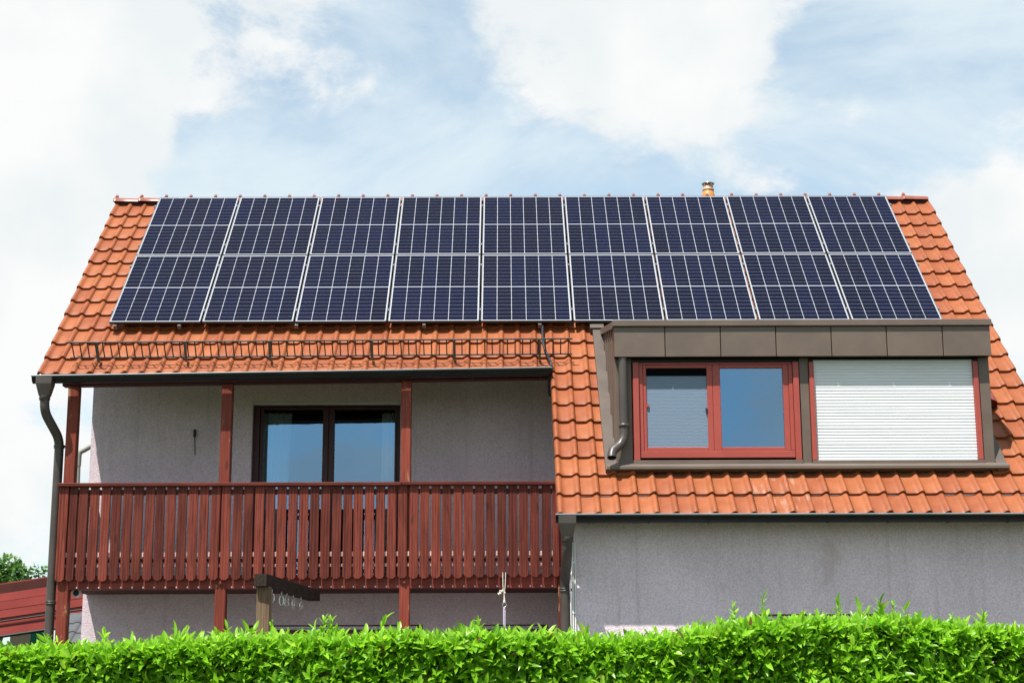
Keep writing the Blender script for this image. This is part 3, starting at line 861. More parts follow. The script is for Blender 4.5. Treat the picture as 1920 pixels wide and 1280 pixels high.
def dbox(name, x0, x1, z0, z1, y0, y1, mat, parent, bev=0.004):
    m = MB(); m.box(x0, x1, y0, y1, z0, z1, bev); return m.build(name, mat, parent)


dbox('corner_post', DX0 + 0.001, 1.128, 3.95, FB + 0.004, DY - 0.004, DY + 0.15, 'brown_metal', dormer)
dbox('corner_post', 4.966, DX1 - 0.001, 3.95, FB + 0.004, DY - 0.004, DY + 0.15, 'brown_metal', dormer)
dbox('mullion_post', 2.982, 3.084, 3.95, FB + 0.004, DY - 0.002, DY + 0.15, 'brown_metal', dormer)
dbox('head_board', 1.13, 4.964, 5.10, FB + 0.003, DY + 0.012, DY + 0.15, 'gutter_dark', dormer)
dbox('sill', 1.13, 2.980, 3.955, 4.006, DY - 0.035, DY + 0.06, 'brown_metal', dormer)
dbox('sill', 3.086, 4.964, 3.955, 4.000, DY - 0.035, DY + 0.06, 'brown_metal', dormer)
dbox('back_board', 1.129, 4.965, 3.90, 3.954, DY + 0.0, DY + 0.15, 'brown_metal', dormer)

# dormer window (left pair of sashes)
dw = empty('dormer_window', (2.05, DY, 4.0), house)
dbox('guide_rail', 1.140, 1.206, 4.008, 5.098, DY - 0.028, DY + 0.05, 'frame_red', dw)
dbox('guide_rail', 2.908, 2.972, 4.008, 5.098, DY - 0.028, DY + 0.05, 'frame_red', dw)
dbox('frame_bottom', 1.208, 2.906, 4.036, 4.112, DY - 0.006, DY + 0.06, 'frame_red', dw)
dbox('frame_top', 1.208, 2.906, 5.076, 5.098, DY + 0.0, DY + 0.06, 'frame_red', dw)
dbox('frame_side', 1.208, 1.252, 4.113, 5.075, DY - 0.004, DY + 0.06, 'frame_red', dw)
dbox('frame_side', 2.862, 2.906, 4.113, 5.075, DY - 0.004, DY + 0.06, 'frame_red', dw)


def sash(parent, x0, x1, z0, z1, w, y, mat, gl, wl=None, wr=None):
    sa = empty('sash', ((x0 + x1) / 2, y, z0), parent)
    wl = wl or w; wr = wr or w
    m = MB(); m.box(x0, x0 + wl, y, y + 0.045, z0, z1, 0.004); m.box(x1 - wr, x1, y, y + 0.045, z0, z1, 0.004)
    m.box(x0 + wl, x1 - wr, y + 0.002, y + 0.045, z0, z0 + w, 0.004); m.box(x0 + wl, x1 - wr, y + 0.002, y + 0.045, z1 - w, z1, 0.004)
    f = m.build('sash_frame', mat, parent)
    g_ = MB(); g_.add([(x0 + wl - .005, y + 0.024, z0 + w - .005), (x1 - wr + .005, y + 0.024, z0 + w - .005), (x1 - wr + .005, y + 0.024, z1 - w + .005), (x0 + wl - .005, y + 0.024, z1 - w + .005)], [(0, 1, 2, 3)])
    p = g_.build('pane', gl, parent)
    bpy.data.objects.remove(sa)
    return f, p


sash(dw, 1.254, 2.020, 4.114, 5.074, 0.040, DY + 0.004, 'frame_red', 'glass_clear', 0.036, 0.062)
sash(dw, 2.022, 2.860, 4.114, 5.074, 0.040, DY + 0.004, 'frame_red', 'glass', 0.085, 0.062)
m = MB(); m.add([(1.284, DY + 0.018, 4.150), (1.962, DY + 0.018, 4.150), (1.962, DY + 0.018, 4.950), (1.284, DY + 0.018, 4.950)], [(0, 1, 2, 3)]); m.build('insect_screen', 'screen', dw)
dbox('dark_gap_strip', 1.291, 1.957, 4.952, 5.033, DY + 0.006, DY + 0.026, 'void_black', dw, 0)  # black strip painted in for the dark open gap above the screen
dbox('hinge', 1.286, 1.312, 4.60, 4.635, DY - 0.004, DY + 0.012, 'frame_red', dw, 0)
dbox('handle', 1.936, 1.958, 4.545, 4.585, DY - 0.006, DY + 0.01, 'black_rubber', dw, 0)

# roller shutter on the right
rs = empty('roller_shutter', (4.0, DY, 4.0), house)
dbox('guide_rail', 3.088, 3.140, 4.004, 5.098, DY - 0.028, DY + 0.05, 'frame_red', rs)
dbox('guide_rail', 4.900, 4.956, 4.004, 5.098, DY - 0.028, DY + 0.05, 'frame_red', rs)
sh = 0.0352; m = MB(); pr_ = [(-0.001, 0.0), (-0.004, 0.003), (-0.0062, 0.011), (-0.0062, 0.024), (-0.004, 0.032), (-0.001, 0.0342), (-0.001, sh), (0.004, sh), (0.004, 0.0)]
m.prism(pr_, 0, 3.142, 4.898); slat_me = withmat(m.mesh('slat'), 'shutter_white')
for i in range(31):
    inst('slat', slat_me, rs, (0, DY + 0.012 + random.uniform(-0.0008, 0.0008), 4.03 + i * sh), (random.uniform(-0.01, 0.01), 0, 0))
dbox('end_slat', 3.142, 4.898, 4.003, 4.029, DY + 0.003, DY + 0.02, 'shutter_white', rs)

# short dormer downpipe
dpp = empty('dormer_downpipe', (1.03, DY - 0.05, 4.1), house)
px, py = 1.030, DY - 0.062
m = MB(); m.tube([(px, py, FB + 0.003), (px, py, 4.385)], 0.049, 16); m.build('pipe', 'pipe_brown', dpp)
m = MB(); m.lathe([(0.050, -0.02), (0.058, -0.018), (0.058, 0.018), (0.050, 0.02)], (px, py, 4.385), 16); m.build('clamp', 'pipe_brown', dpp)
path = [Vector((px, py, 4.38)), Vector((px, py, 4.30)), Vector((px - 0.01, py - 0.01, 4.235)), Vector((px - 0.045, py - 0.03, 4.17)), Vector((px - 0.09, py - 0.05, 4.135)), Vector((px - 0.13, py - 0.075, 4.10)), Vector((px - 0.145, py - 0.10, 4.05)), Vector((px - 0.147, py - 0.115, 4.015))]
m = MB(); m.tube(path, [0.050] * 8, 16, cap=True, hollow=True)
m.build('elbow', 'pipe_brown', dpp)

# ---------------------------------------------------------------- balcony
bal = empty('balcony', (-2.5, -0.5, 2.8), house)
FLZ = 2.83
m = MB(); m.box(-5.50, WING_X - 0.004, -0.42, WALL_Y - 0.003, 2.74, FLZ); m.build('floor', 'soffit', bal)
for i in range(6):
    dbox('bounce_floor_board', -5.47, WING_X - 0.006, FLZ + 0.002, FLZ + 0.024, -0.418 + i * 0.2, -0.418 + i * 0.2 + 0.194, 'bounce_pale', bal)  # pale boards added over the floor to bounce light onto the wall
dbox('front_beam', -5.47, 0.338, 2.725, 2.885, -0.545, -0.43, 'stained_beam', bal)
for i in range(44):
    x = -5.27 + i * 0.129
    m = MB(); m.box(x - 0.007, x + 0.007, -0.549, -0.5455, 2.738, 2.755); m.build('screw', 'shutter_white', bal)
# posts: one continuous timber each
for xa, xb in ((-5.490, -5.362), (-3.655, -3.528), (-1.508, -1.388), (0.345, 0.428)):
    zt = eb(xa) - 0.001 if xa < 0 else 3.90
    m = MB(); m.box(xa, xb, -0.556, -0.425, 0, zt, 0.008); m.build('post', 'stained_post', bal)
    if xa < 0:
        c = ((xa + xb) / 2, -0.5565, 2.795)
        m = MB(); m.tube([c, (c[0], c[1] - 0.014, c[2])], 0.026, 12); m.tube([(c[0], c[1] - 0.013, c[2]), (c[0], c[1] - 0.028, c[2])], 0.013, 6); m.build('bolt', 'stained_post', bal)
# handrail in two lengths
dbox('handrail', -5.535, -1.492, 3.918, 3.960, -0.640, -0.50, 'stained_beam', bal, 0.006)
dbox('handrail', -1.488, 0.335, 3.922, 3.962, -0.640, -0.50, 'stained_beam', bal, 0.006)
dbox('rail', -5.50, 0.335, 3.82, 3.885, -0.578, -0.557, 'stained_beam', bal)
dbox('rail', -5.50, 0.335, 3.095, 3.150, -0.578, -0.557, 'sunlit_rail', bal)
dbox('rail', -5.50, 0.335, 2.975, 3.010, -0.578, -0.557, 'sunlit_rail', bal)
dbox('rail', -5.50, 0.335, 3.035, 3.075, -0.556, -0.54, 'stained_beam', bal)


def picket_mesh(w, h_):
    m = MB(); c = w * 0.27
    poly = [(-w / 2, c * 0.9), (-w / 2 + c, 0), (w / 2 - c, 0), (w / 2, c * 0.9), (w / 2, h_), (-w / 2, h_)]
    b = 0.004
    pin = [(x * (1 - 2 * b / w), b + z * (h_ - 2 * b) / h_) for x, z in poly]
    n = len(poly)
    vs = [(x, -0.011, z) for x, z in pin] + [(x, -0.008, z) for x, z in poly] + [(x, 0.011, z) for x, z in poly]
    fs = [tuple(range(n)), tuple(range(2 * n, 3 * n))[::-1]]
    for k in range(n):
        k2 = (k + 1) % n
        fs += [(k, n + k, n + k2, k2), (n + k, 2 * n + k, 2 * n + k2, n + k2)]
    m.add(vs, fs)
    for z in (0.19, 1.05):
        for x in (-0.032, 0.032):
            m.tube([(x, -0.0105, z), (x, -0.0125, z)], 0.0032, 6)
    return withmat(m.mesh('picket'), 'stained_board')


PK = picket_mesh(0.106, 1.106); PKN = picket_mesh(0.090, 1.106); PKH = picket_mesh(0.075, 1.106)
xs = [(-5.465, PK), (-5.348, PKN)] + [(-5.225 + i * 0.1293, PK) for i in range(43)] + [(0.322, PKH)]
for x, me in xs:
    inst('picket', me, bal, (x + random.uniform(-0.004, 0.004), -0.590 + random.uniform(-0.002, 0.002), 2.812 + (x + 5.5) * 0.0055 + random.uniform(-0.004, 0.004)), (random.uniform(-0.002, 0.002), random.uniform(-0.004, 0.004), 0))
# left return of the railing
for i in range(10):
    inst('picket', PK, bal, (-5.512, -0.50 + i * 0.133, 2.815 + random.uniform(-0.003, 0.003)), (0, 0, -math.pi / 2))
dbox('handrail', -5.535, -5.44, 3.918, 3.960, -0.498, WALL_Y - 0.004, 'stained_beam', bal, 0.006)
dbox('rail', -5.499, -5.478, 3.82, 3.885, -0.556, WALL_Y - 0.004, 'stained_beam', bal)
dbox('rail', -5.499, -5.478, 3.095, 3.15, -0.42, WALL_Y - 0.004, 'stained_beam', bal)
# round lamp under the floor
m = MB(); m.tube([(-5.31, -0.40, 2.695), (-5.31, -0.34, 2.695)], 0.052, 16); m.ring((-5.31, -0.402, 2.695), 0.046, 0.010, 1); lo = m.build('floor_lamp', 'white_plastic', bal)
m = MB(); m.tube([(-5.31, -0.405, 2.695), (-5.31, -0.399, 2.695)], 0.034, 14); m.build('lamp_lens', 'black_rubber', bal)
m = MB(); m.box(-5.36, -5.26, -0.40, -0.30, 2.733, 2.739); m.build('lamp_plate', 'white_plastic', bal)

# balcony door
bd = empty('balcony_door', (-2.55, WALL_Y, 2.86), house)
x0, x1, z0, z1 = DOOR
yi = WALL_Y + 0.10
dbox('shutter_box', x0 + 0.003, x1 - 0.003, 5.135, 5.167, yi - 0.09, yi + 0.05, 'shutter_grey', bd)
dbox('frame', x0 + 0.003, x0 + 0.085, z0 + 0.003, 5.133, yi - 0.02, yi + 0.06, 'frame_door', bd)
dbox('frame', x1 - 0.045, x1 - 0.003, z0 + 0.003, 5.133, yi - 0.02, yi + 0.06, 'frame_door', bd)
dbox('frame', x0 + 0.087, x1 - 0.047, 5.118, 5.133, yi - 0.02, yi + 0.06, 'frame_door', bd)
sash(bd, x0 + 0.088, -2.53, z0 + 0.01, 5.116, 0.03, yi, 'frame_door', 'glass', 0.045, 0.075)
sash(bd, -2.528, x1 - 0.048, z0 + 0.01, 5.116, 0.03, yi + 0.003, 'frame_door', 'glass', 0.075, 0.03)


def curtain(name, xa, xb, za, zb, y, parent, folds, taper=0.0):
    m = MB(); nx = 60; vs = []; fs = []
    for zi in range(5):
        t = zi / 4; z = za + (zb - za) * t; xe = xb + taper * t
        for i in range(nx + 1):
            u_ = i / nx
            vs.append((xa + (xe - xa) * u_, y + 0.03 * math.sin(u_ * folds * 6.283) + 0.008 * math.sin(u_ * 31 + t * 2), z))
    for zi in range(4):
        for i in range(nx):
            k = zi * (nx + 1) + i; fs.append((k, k + 1, k + nx + 2, k + nx + 1))
    m.add(vs, fs, True); return m.build(name, 'curtain', parent)


curtain('curtain', -3.38, -3.10, z0 + 0.02, 5.06, yi + 0.16, bd, 4, 0.08)
curtain('curtain', -1.86, -1.66, z0 + 0.02, 5.06, yi + 0.16, bd, 4, 0.0)


def low_window(op, y, parent):
    w = empty('ground_floor_window', ((op[0] + op[1]) / 2, y, op[2]), parent)
    x0, x1, z0, z1 = op; yi = y + 0.03
    dbox('frame', x0 + 0.003, x0 + 0.07, z0 + 0.003, z1 - 0.003, yi - 0.028, yi + 0.06, 'frame_dark_red', w)
    dbox('frame', x1 - 0.07, x1 - 0.003, z0 + 0.003, z1 - 0.003, yi - 0.028, yi + 0.06, 'frame_dark_red', w)
    dbox('frame', x0 + 0.072, x1 - 0.072, z1 - 0.014, z1 - 0.003, yi - 0.03, yi + 0.06, 'frame_dark_red', w)
    dbox('shutter_slat', x0 + 0.072, x1 - 0.072, z1 - 0.034, z1 - 0.016, yi - 0.012, yi + 0.02, 'shutter_white', w)
    dbox('shutter_slat', x0 + 0.072, x1 - 0.072, z1 - 0.055, z1 - 0.037, yi - 0.010, yi + 0.02, 'shutter_white', w)
    xm = (x0 + x1) / 2
    sash(w, x0 + 0.072, xm - 0.001, z0 + 0.01, z1 - 0.058, 0.07, yi + 0.005, 'frame_dark_red', 'glass')
    sash(w, xm + 0.001, x1 - 0.072, z0 + 0.01, z1 - 0.058, 0.07, yi + 0.005, 'frame_dark_red', 'glass')
    return w


low_window(GW1, WALL_Y, house); low_window(GW2, WALL_Y, house); low_window(WW, WING_Y, house)

# white conduit on the wing corner
cdt = empty('conduit', (0.46, WING_Y, 0), house)
m = MB(); m.tube([(0.440, WING_Y - 0.014, 0), (0.440, WING_Y - 0.014, 3.09)], 0.011, 8); m.build('pipe', 'white_plastic', cdt)
m = MB(); m.tube([(0.466, WING_Y - 0.012, 0), (0.466, WING_Y - 0.012, 3.09)], 0.008, 8); m.build('pipe', 'white_plastic', cdt)
m = MB(); m.tube([(0.418, WING_Y - 0.03, 2.1), (0.415, WING_Y - 0.04, 2.5), (0.409, WING_Y - 0.05, 2.66), (0.418, WING_Y - 0.04, 2.74), (0.432, WING_Y - 0.03, 2.8)], 0.007, 8); m.build('cable', 'white_plastic', cdt)
for z in (2.36, 2.885):
    dbox('clip', 0.430, 0.478, z - 0.012, z + 0.012, WING_Y - 0.028, WING_Y - 0.001, 'white_plastic', cdt, 0.003)

# ---------------------------------------------------------------- solar array
PW, PH, GAP, GAPX = 1.131, 1.722, 0.020, 0.0234
m = MB(); fw_, fd = 0.0075, 0.034
tz = -0.0035
m.box(0, PW, 0, fw_, tz, 0, 0.001); m.box(0, PW, PH - fw_, PH, tz, 0, 0.001); m.box(0, fw_, fw_, PH - fw_, tz, -0.0002); m.box(PW - fw_, PW, fw_, PH - fw_, tz, -0.0002)
frame_me = withmat(m.mesh('frame'), 'aluminium')
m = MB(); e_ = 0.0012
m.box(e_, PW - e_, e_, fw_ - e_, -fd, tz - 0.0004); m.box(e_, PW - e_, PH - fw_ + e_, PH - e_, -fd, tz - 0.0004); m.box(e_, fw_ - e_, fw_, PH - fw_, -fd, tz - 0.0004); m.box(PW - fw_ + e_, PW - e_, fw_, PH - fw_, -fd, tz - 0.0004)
shaded_side_me = withmat(m.mesh('frame_side'), 'black_iron')  # sides of the silver frame coloured black to stand for their shade
m = MB(); m.box(fw_, PW - fw_, fw_, PH - fw_, -0.012, -0.0045); back_me = withmat(m.mesh('backsheet'), 'backsheet')
cw, ch = 0.1760, 0.0870
m = MB()
for r in range(9):
    y = r * (ch + 0.0050)
    c_ = 0.006
    poly = [(c_, y), (cw - c_, y), (cw, y + c_ * (1 if r % 2 == 0 else 0.02)), (cw, y + ch - c_ * (1 if r % 2 else 0.02)), (cw - c_, y + ch), (c_, y + ch), (0, y + ch - c_ * (1 if r % 2 else 0.02)), (0, y + c_ * (1 if r % 2 == 0 else 0.02))]
    m.prism(poly, 2, -0.0043, -0.0030)
cell_me = withmat(m.mesh('cell_string'), 'cell')
hgt = 9 * ch + 8 * 0.0050
colx = [(PW - 6 * cw - 5 * 0.0065) / 2 + i * (cw + 0.0065) for i in range(6)]
rowy = [(PH - 2 * hgt - 0.020) / 2, (PH - 2 * hgt - 0.020) / 2 + hgt + 0.020]
ORD = ['first', 'second', 'third', 'fourth', 'fifth', 'sixth', 'seventh', 'eighth', 'ninth']
XL = -(9 * PW + 8 * GAPX) / 2
for rr in range(2):
    for c in range(9):
        p = empty('solar_panel', RP(XL + c * (PW + GAPX), rr * (PH + GAP), 0.0 + random.uniform(-0.001, 0.001)))
        p.rotation_euler = (A + random.uniform(-0.0012, 0.0012), random.uniform(-0.0012, 0.0012), 0)
        tag(p, 'dark blue solar panel, %s from the left in the %s row on the roof' % (ORD[c], ('lower', 'upper')[rr]), 'solar panel', 'solar panels on the front roof slope')
        for nm, me in (('frame', frame_me), ('frame_side', shaded_side_me), ('backsheet', back_me)):
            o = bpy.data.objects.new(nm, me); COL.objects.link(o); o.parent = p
        for ry in rowy:
            for cx in colx:
                o = bpy.data.objects.new('cell_string', cell_me); COL.objects.link(o); o.parent = p; o.location = (cx, ry, 0)
# mounting rails (run up the slope under the panels), their ends, and clamps in the joints
mt = empty('mounting_frame', RP(0, 0, -0.1)); tag(mt, 'aluminium mounting rails and clamps under the solar panels', 'mounting frame')
railx = [-5.11, -4.315, -2.857, -1.273, 0.167, 1.5, 2.7, 3.9, 5.05]
for x in railx:
    m = MB(); p = []
    for off in (-0.085, -0.036):
        p += [RP(x - 0.019, -0.035, off), RP(x + 0.019, -0.035, off), RP(x + 0.019, 3.46, off), RP(x - 0.019, 3.46, off)]
    m.hexa(p); m.build('rail', 'aluminium', mt)
    m = MB(); p = []
    for off in (-0.078, -0.046):
        p += [RP(x - 0.008, -0.038, off), RP(x + 0.008, -0.038, off), RP(x + 0.008, -0.0352, off), RP(x - 0.008, -0.0352, off)]
    m.hexa(p); m.build('rail_plug', 'vent_maroon', mt)
for c in range(8):
    x = XL + (c + 1) * (PW + GAPX) - GAPX / 2
    for s in (0.28, 1.44, 2.02, 3.18):
        m = MB(); p = []
        for off in (-0.05, 0.004):
            p += [RP(x - 0.0085, s - 0.02, off), RP(x + 0.0085, s - 0.02, off), RP(x + 0.0085, s + 0.02, off), RP(x - 0.0085, s + 0.02, off)]
        m.hexa(p); m.build('clamp', 'aluminium', mt)
for x in (XL - 0.012, -XL + 0.012):
    for s in (0.28, 1.44, 2.02, 3.18):
        m = MB(); p = []
        for off in (-0.05, 0.003):
            p += [RP(x - 0.010, s - 0.02, off), RP(x + 0.010, s - 0.02, off), RP(x + 0.010, s + 0.02, off), RP(x - 0.010, s + 0.02, off)]
        m.hexa(p); m.build('clamp', 'aluminium', mt)

# ---------------------------------------------------------------- snow guard
sg_ = empty('snow_guard', RP(-2.5, -0.75, -0.1)); tag(sg_, 'dark iron ladder-like snow guard along the tiles above the balcony', 'snow guard')
sxa, sxb = -5.50, 0.515; ssl = -0.750; tilt = 0.055
gs = lambda x, off: RP(x, ssl + tilt * (x - sxa) / (sxb - sxa), off)
for off, nm in ((-0.055, 'lower_rail'), (0.160, 'upper_rail')):
    m = MB(); m.tube([gs(sxa - (0.02 if off > 0 else -0.0), off), gs(-2.4, off), gs(sxb + 0.03, off)], 0.010, 8); m.build(nm, 'black_iron', sg_)
nr = 66
for i in range(nr):
    x = sxa + 0.05 + i * (sxb - sxa - 0.07) / (nr - 1)
    m = MB(); m.tube([gs(x, -0.055), gs(x + random.uniform(-0.003, 0.003), 0.160)], 0.0078, 6); m.build('rung', 'black_iron', sg_)
for x in (-5.15, -4.10, -3.09, -1.865, -0.875, 0.150):
    m = MB(); s_ = ssl + tilt * (x - sxa) / (sxb - sxa)
    def strip(pts, w):
        for (sa, oa), (sb, ob) in zip(pts[:-1], pts[1:]):
            d = Vector((0, sb - sa, ob - oa)); nn = Vector((0, -(ob - oa), sb - sa)).normalized() * 0.004
            p = []
            for e in (-1, 1):
                p += [RP(x - w, sa + e * nn.y, oa + e * nn.z), RP(x + w, sa + e * nn.y, oa + e * nn.z), RP(x + w, sb + e * nn.y, ob + e * nn.z), RP(x - w, sb + e * nn.y, ob + e * nn.z)]
            m.hexa(p)
    strip([(s_ + 0.04, -0.150), (s_ - 0.06, -0.080), (s_ - 0.045, -0.03), (s_ - 0.014, 0.17)], 0.015)
    m.build('bracket', 'iron_grey', sg_)

# black cable running from the panels down past the gutter
m = MB(); pts = [RP(0.205, 0.06, -0.07), RP(0.20, -0.10, -0.075), RP(0.196, -0.3, -0.06), RP(0.205, -0.5, -0.055), RP(0.24, -0.70, -0.06), RP(0.275, -0.86, -0.055), RP(0.285, -0.95, -0.045), Vector((0.265, -0.66, 5.20)), Vector((0.255, -0.60, 5.10)), Vector((0.268, -0.56, 4.99))]
P = [Vector(p) for p in pts]; fine_ = []
for i in range(len(P) - 1):
    p0, p1, p2, p3 = P[max(i - 1, 0)], P[i], P[i + 1], P[min(i + 2, len(P) - 1)]
    for k in range(5):
        t = k / 5
        fine_.append(0.5 * ((2 * p1) + (p2 - p0) * t + (2 * p0 - 5 * p1 + 4 * p2 - p3) * t * t + (3 * p1 - p0 - 3 * p2 + p3) * t ** 3))
fine_.append(P[-1])
m.tube(fine_, 0.016, 8); cb = m.build('cable', 'black_rubber'); tag(cb, 'black corrugated cable running down the tiles from the solar panels past the gutter end', 'cable')

# thin black instrument on the balcony wall
th = empty('wall_thermometer', (-4.21, WALL_Y, 4.48)); tag(th, 'thin black stick with a thicker head hanging on the balcony wall', 'thermometer')
m = MB(); m.tube([(-4.218, WALL_Y - 0.02, 4.71), (-4.219, WALL_Y - 0.02, 4.725), (-4.221, WALL_Y - 0.02, 4.80), (-4.221, WALL_Y - 0.02, 4.812)], [0.012, 0.019, 0.020, 0.012], 10); m.build('head', 'black_rubber', th)
m = MB(); m.tube([(-4.207, WALL_Y - 0.012, 4.484), (-4.218, WALL_Y - 0.018, 4.712)], 0.006, 8); m.build('stem', 'black_rubber', th)

# ---------------------------------------------------------------- swing beam with carabiners
sw = empty('garden_swing', (-2.73, -2.95, 0)); tag(sw, 'weathered timber swing frame with a dark beam running in under the balcony', 'swing')
m = MB(); m.box(-2.800, -2.665, -2.95, -2.815, 0, 2.612, 0.008); m.build('post', 'grey_timber', sw)
m = MB()
d = Vector((0.245, 2.3, 0.0)).normalized(); s_ = Vector((d.y, -d.x, 0)) * 0.064
p0 = Vector((-2.755, -3.02, 0)); p1 = Vector((-2.49, -0.575, 0))
m.hexa([Vector((*(p0 - s_).xy, 2.613)), Vector((*(p0 + s_).xy, 2.613)), Vector((*(p1 + s_).xy, 2.580)), Vector((*(p1 - s_).xy, 2.580)),
        Vector((*(p0 - s_).xy, 2.735)), Vector((*(p0 + s_).xy, 2.735)), Vector((*(p1 + s_).xy, 2.702)), Vector((*(p1 - s_).xy, 2.702))])
m.build('beam', 'dark_timber', sw)
HK = [('first', -2.58, 0), ('second', -2.18, 0), ('third', -1.95, 1), ('fourth', -1.66, 2), ('fifth', -1.30, 2)]
for nm, y, k in HK:
    t = (y + 3.02) / 2.445; x = -2.755 + 0.265 * t + 0.012; zt = 2.613 - 0.033 * t
    hk = empty('carabiner', (x, y, zt - 0.14)); tag(hk, '%s steel carabiner from the post under the swing beam' % nm, 'carabiner', 'carabiners under the swing beam')
    m = MB(); m.tube([(x, y, zt + 0.01), (x, y, zt - 0.030)], 0.004, 6); m.ring((x, y, zt - 0.040), 0.012, 0.0035, 0 if k == 0 else 1); m.build('eye_bolt', 'steel', hk)
    m = MB()
    if k == 1:
        m.ring((x, y, zt - 0.070), 0.017, 0.0065, 1); m.ring((x, y, zt - 0.115), 0.022, 0.0075, 1)
    else:
        wd = 1.0 if k == 0 else 0.45
        pts = []
        for i in range(21):
            an = 6.28318 * i / 20
            zz = math.sin(an); wdt = 0.028 * (0.78 - 0.17 * zz)
            pts.append((x + math.cos(an) * wdt * wd, y + math.cos(an) * wdt * (0 if k == 0 else 0.8), zt - 0.092 + zz * 0.050))
        m.tube(pts, 0.0078, 6, cap=False)
    m.build('hook', 'steel', hk)

# rope swing hung from the balcony beam
rp = empty('swing_rope', (-0.287, -0.61, 2.0)); tag(rp, 'white rope with knot, steel ring and lilac strap hanging below the balcony', 'rope')
x, y = -0.287, -0.625
m = MB(); m.tube([(x - 0.014, y, 2.90), (x - 0.012, y, 2.75), (x - 0.004, y, 2.64)], 0.0055, 6); m.tube([(x + 0.020, y, 2.90), (x + 0.014, y, 2.75), (x + 0.002, y, 2.64)], 0.0055, 6)
m.tube([(x, y, 2.65), (x + 0.003, y, 2.60), (x + 0.004, y, 2.555)], [0.009, 0.008, 0.016], 8); m.build('rope', 'rope_white', rp)
m = MB()
for i in range(9):
    an = i * 0.9
    q = (x - 0.022 + 0.024 * math.cos(an) - 0.004 * i, y + 0.012 * math.sin(an), 2.655 + 0.012 * math.sin(an * 1.3) + 0.003 * i)
    q2 = (q[0] + 0.020 * math.cos(an + 1), q[1] - 0.01, q[2] + 0.014 * math.sin(an + 1))
    m.tube([q, q2], 0.0085, 6)
m.build('knot', 'rope_white', rp)
m = MB(); m.ring((x + 0.004, y, 2.527), 0.025, 0.005, 1); m.build('ring', 'steel', rp)
m = MB(); m.box(x - 0.010, x + 0.014, y - 0.006, y + 0.006, 2.475, 2.503, 0.004); m.box(x - 0.012, x - 0.001, y - 0.003, y + 0.003, 0.55, 2.478); m.box(x + 0.004, x + 0.015, y - 0.003, y + 0.003, 0.55, 2.478); m.build('strap', 'strap_lilac', rp)
m = MB(); m.box(x - 0.24, x + 0.24, y - 0.09, y + 0.09, 0.51, 0.548, 0.006); m.build('seat', 'grey_timber', rp)

# ---------------------------------------------------------------- neighbours beyond the left side
cp = empty('carport', (-8.5, 4.0, 0)); tag(cp, 'red boarded carport with a sloping roof beyond the balcony', 'carport')
sl_ = 0.142; cx0, cx1 = -11.5, -5.9
zat = lambda x: 2.333 + (x + 7.536) * sl_
hts = [0, 0.128, 0.246, 0.364, 0.49, 0.61, 0.765]
for i in range(6):
    yo = 4.0 + (0.012 if i % 2 else 0.0) + (0.05 if i == 4 else 0) + (0.10 if i == 5 else 0)
    m = MB(); a0, a1 = hts[i] + 0.004, hts[i + 1] - 0.004
    m.hexa([(cx0, yo, zat(cx0) + a0), (cx1, yo, zat(cx1) + a0), (cx1, yo + 0.03, zat(cx1) + a0), (cx0, yo + 0.03, zat(cx0) + a0),
            (cx0, yo + 0.008, zat(cx0) + a1), (cx1, yo + 0.008, zat(cx1) + a1), (cx1, yo + 0.038, zat(cx1) + a1), (cx0, yo + 0.038, zat(cx0) + a1)])
    m.build('board', 'carport_red', cp)
m = MB(); m.hexa([(cx0, 4.15, zat(cx0) + .70), (cx1, 4.15, zat(cx1) + .70), (cx1, 9.5, zat(cx1) + .70), (cx0, 9.5, zat(cx0) + .70), (cx0, 4.15, zat(cx0) + .76), (cx1, 4.15, zat(cx1) + .76), (cx1, 9.5, zat(cx1) + .76), (cx0, 9.5, zat(cx0) + .76)]); m.build('roof_sheet', 'carport_red', cp)
m = MB(); m.hexa([(cx0, 4.05, zat(cx0)), (cx1, 4.05, zat(cx1)), (cx1, 4.10, zat(cx1)), (cx0, 4.10, zat(cx0)), (cx0, 4.06, zat(cx0) + .74), (cx1, 4.06, zat(cx1) + .74), (cx1, 4.12, zat(cx1) + .69), (cx0, 4.12, zat(cx0) + .69)]); m.build('backing', 'soffit', cp)
m = MB(); m.tube([(cx0, 3.985, zat(cx0) + 0.20), (cx1, 3.985, zat(cx1) + 0.20)], 0.013, 8); m.build('cable_tray', 'gutter_dark', cp)
m = MB(); m.tube([(cx0, 3.98, zat(cx0) - 0.015), (cx1, 3.98, zat(cx1) - 0.015)], 0.022, 8); m.build('drip_rail', 'gutter_dark', cp)
for x, y in ((-11.3, 4.2), (-6.45, 4.2), (-11.3, 9.3), (-6.1, 9.3)):
    m = MB(); m.box(x - .06, x + .06, y - .06, y + .06, 0, zat(x) + (.02 if y < 5 else .69)); m.build('post', 'grey_timber', cp)
# sign
sgn = empty('sign_board', (-7.80, 6.4, 0)); tag(sgn, 'white and teal sign board under the red carport', 'sign')
m = MB(); m.box(-8.12, -7.80, 6.4, 6.43, 1.75, 2.47); m.build('panel', 'sign_white', sgn)
m = MB(); m.box(-7.797, -7.56, 6.4, 6.43, 1.75, 2.47); m.build('panel', 'sign_teal', sgn)
m = MB(); m.box(-7.70, -7.60, 6.397, 6.3995, 2.36, 2.40); m.build('panel_mark', 'sign_white', sgn)
for x in (-8.05, -7.62):
    m = MB(); m.tube([(x, 6.45, 0), (x, 6.45, 2.4)], 0.022, 8); m.build('leg', 'lamp_grey', sgn)
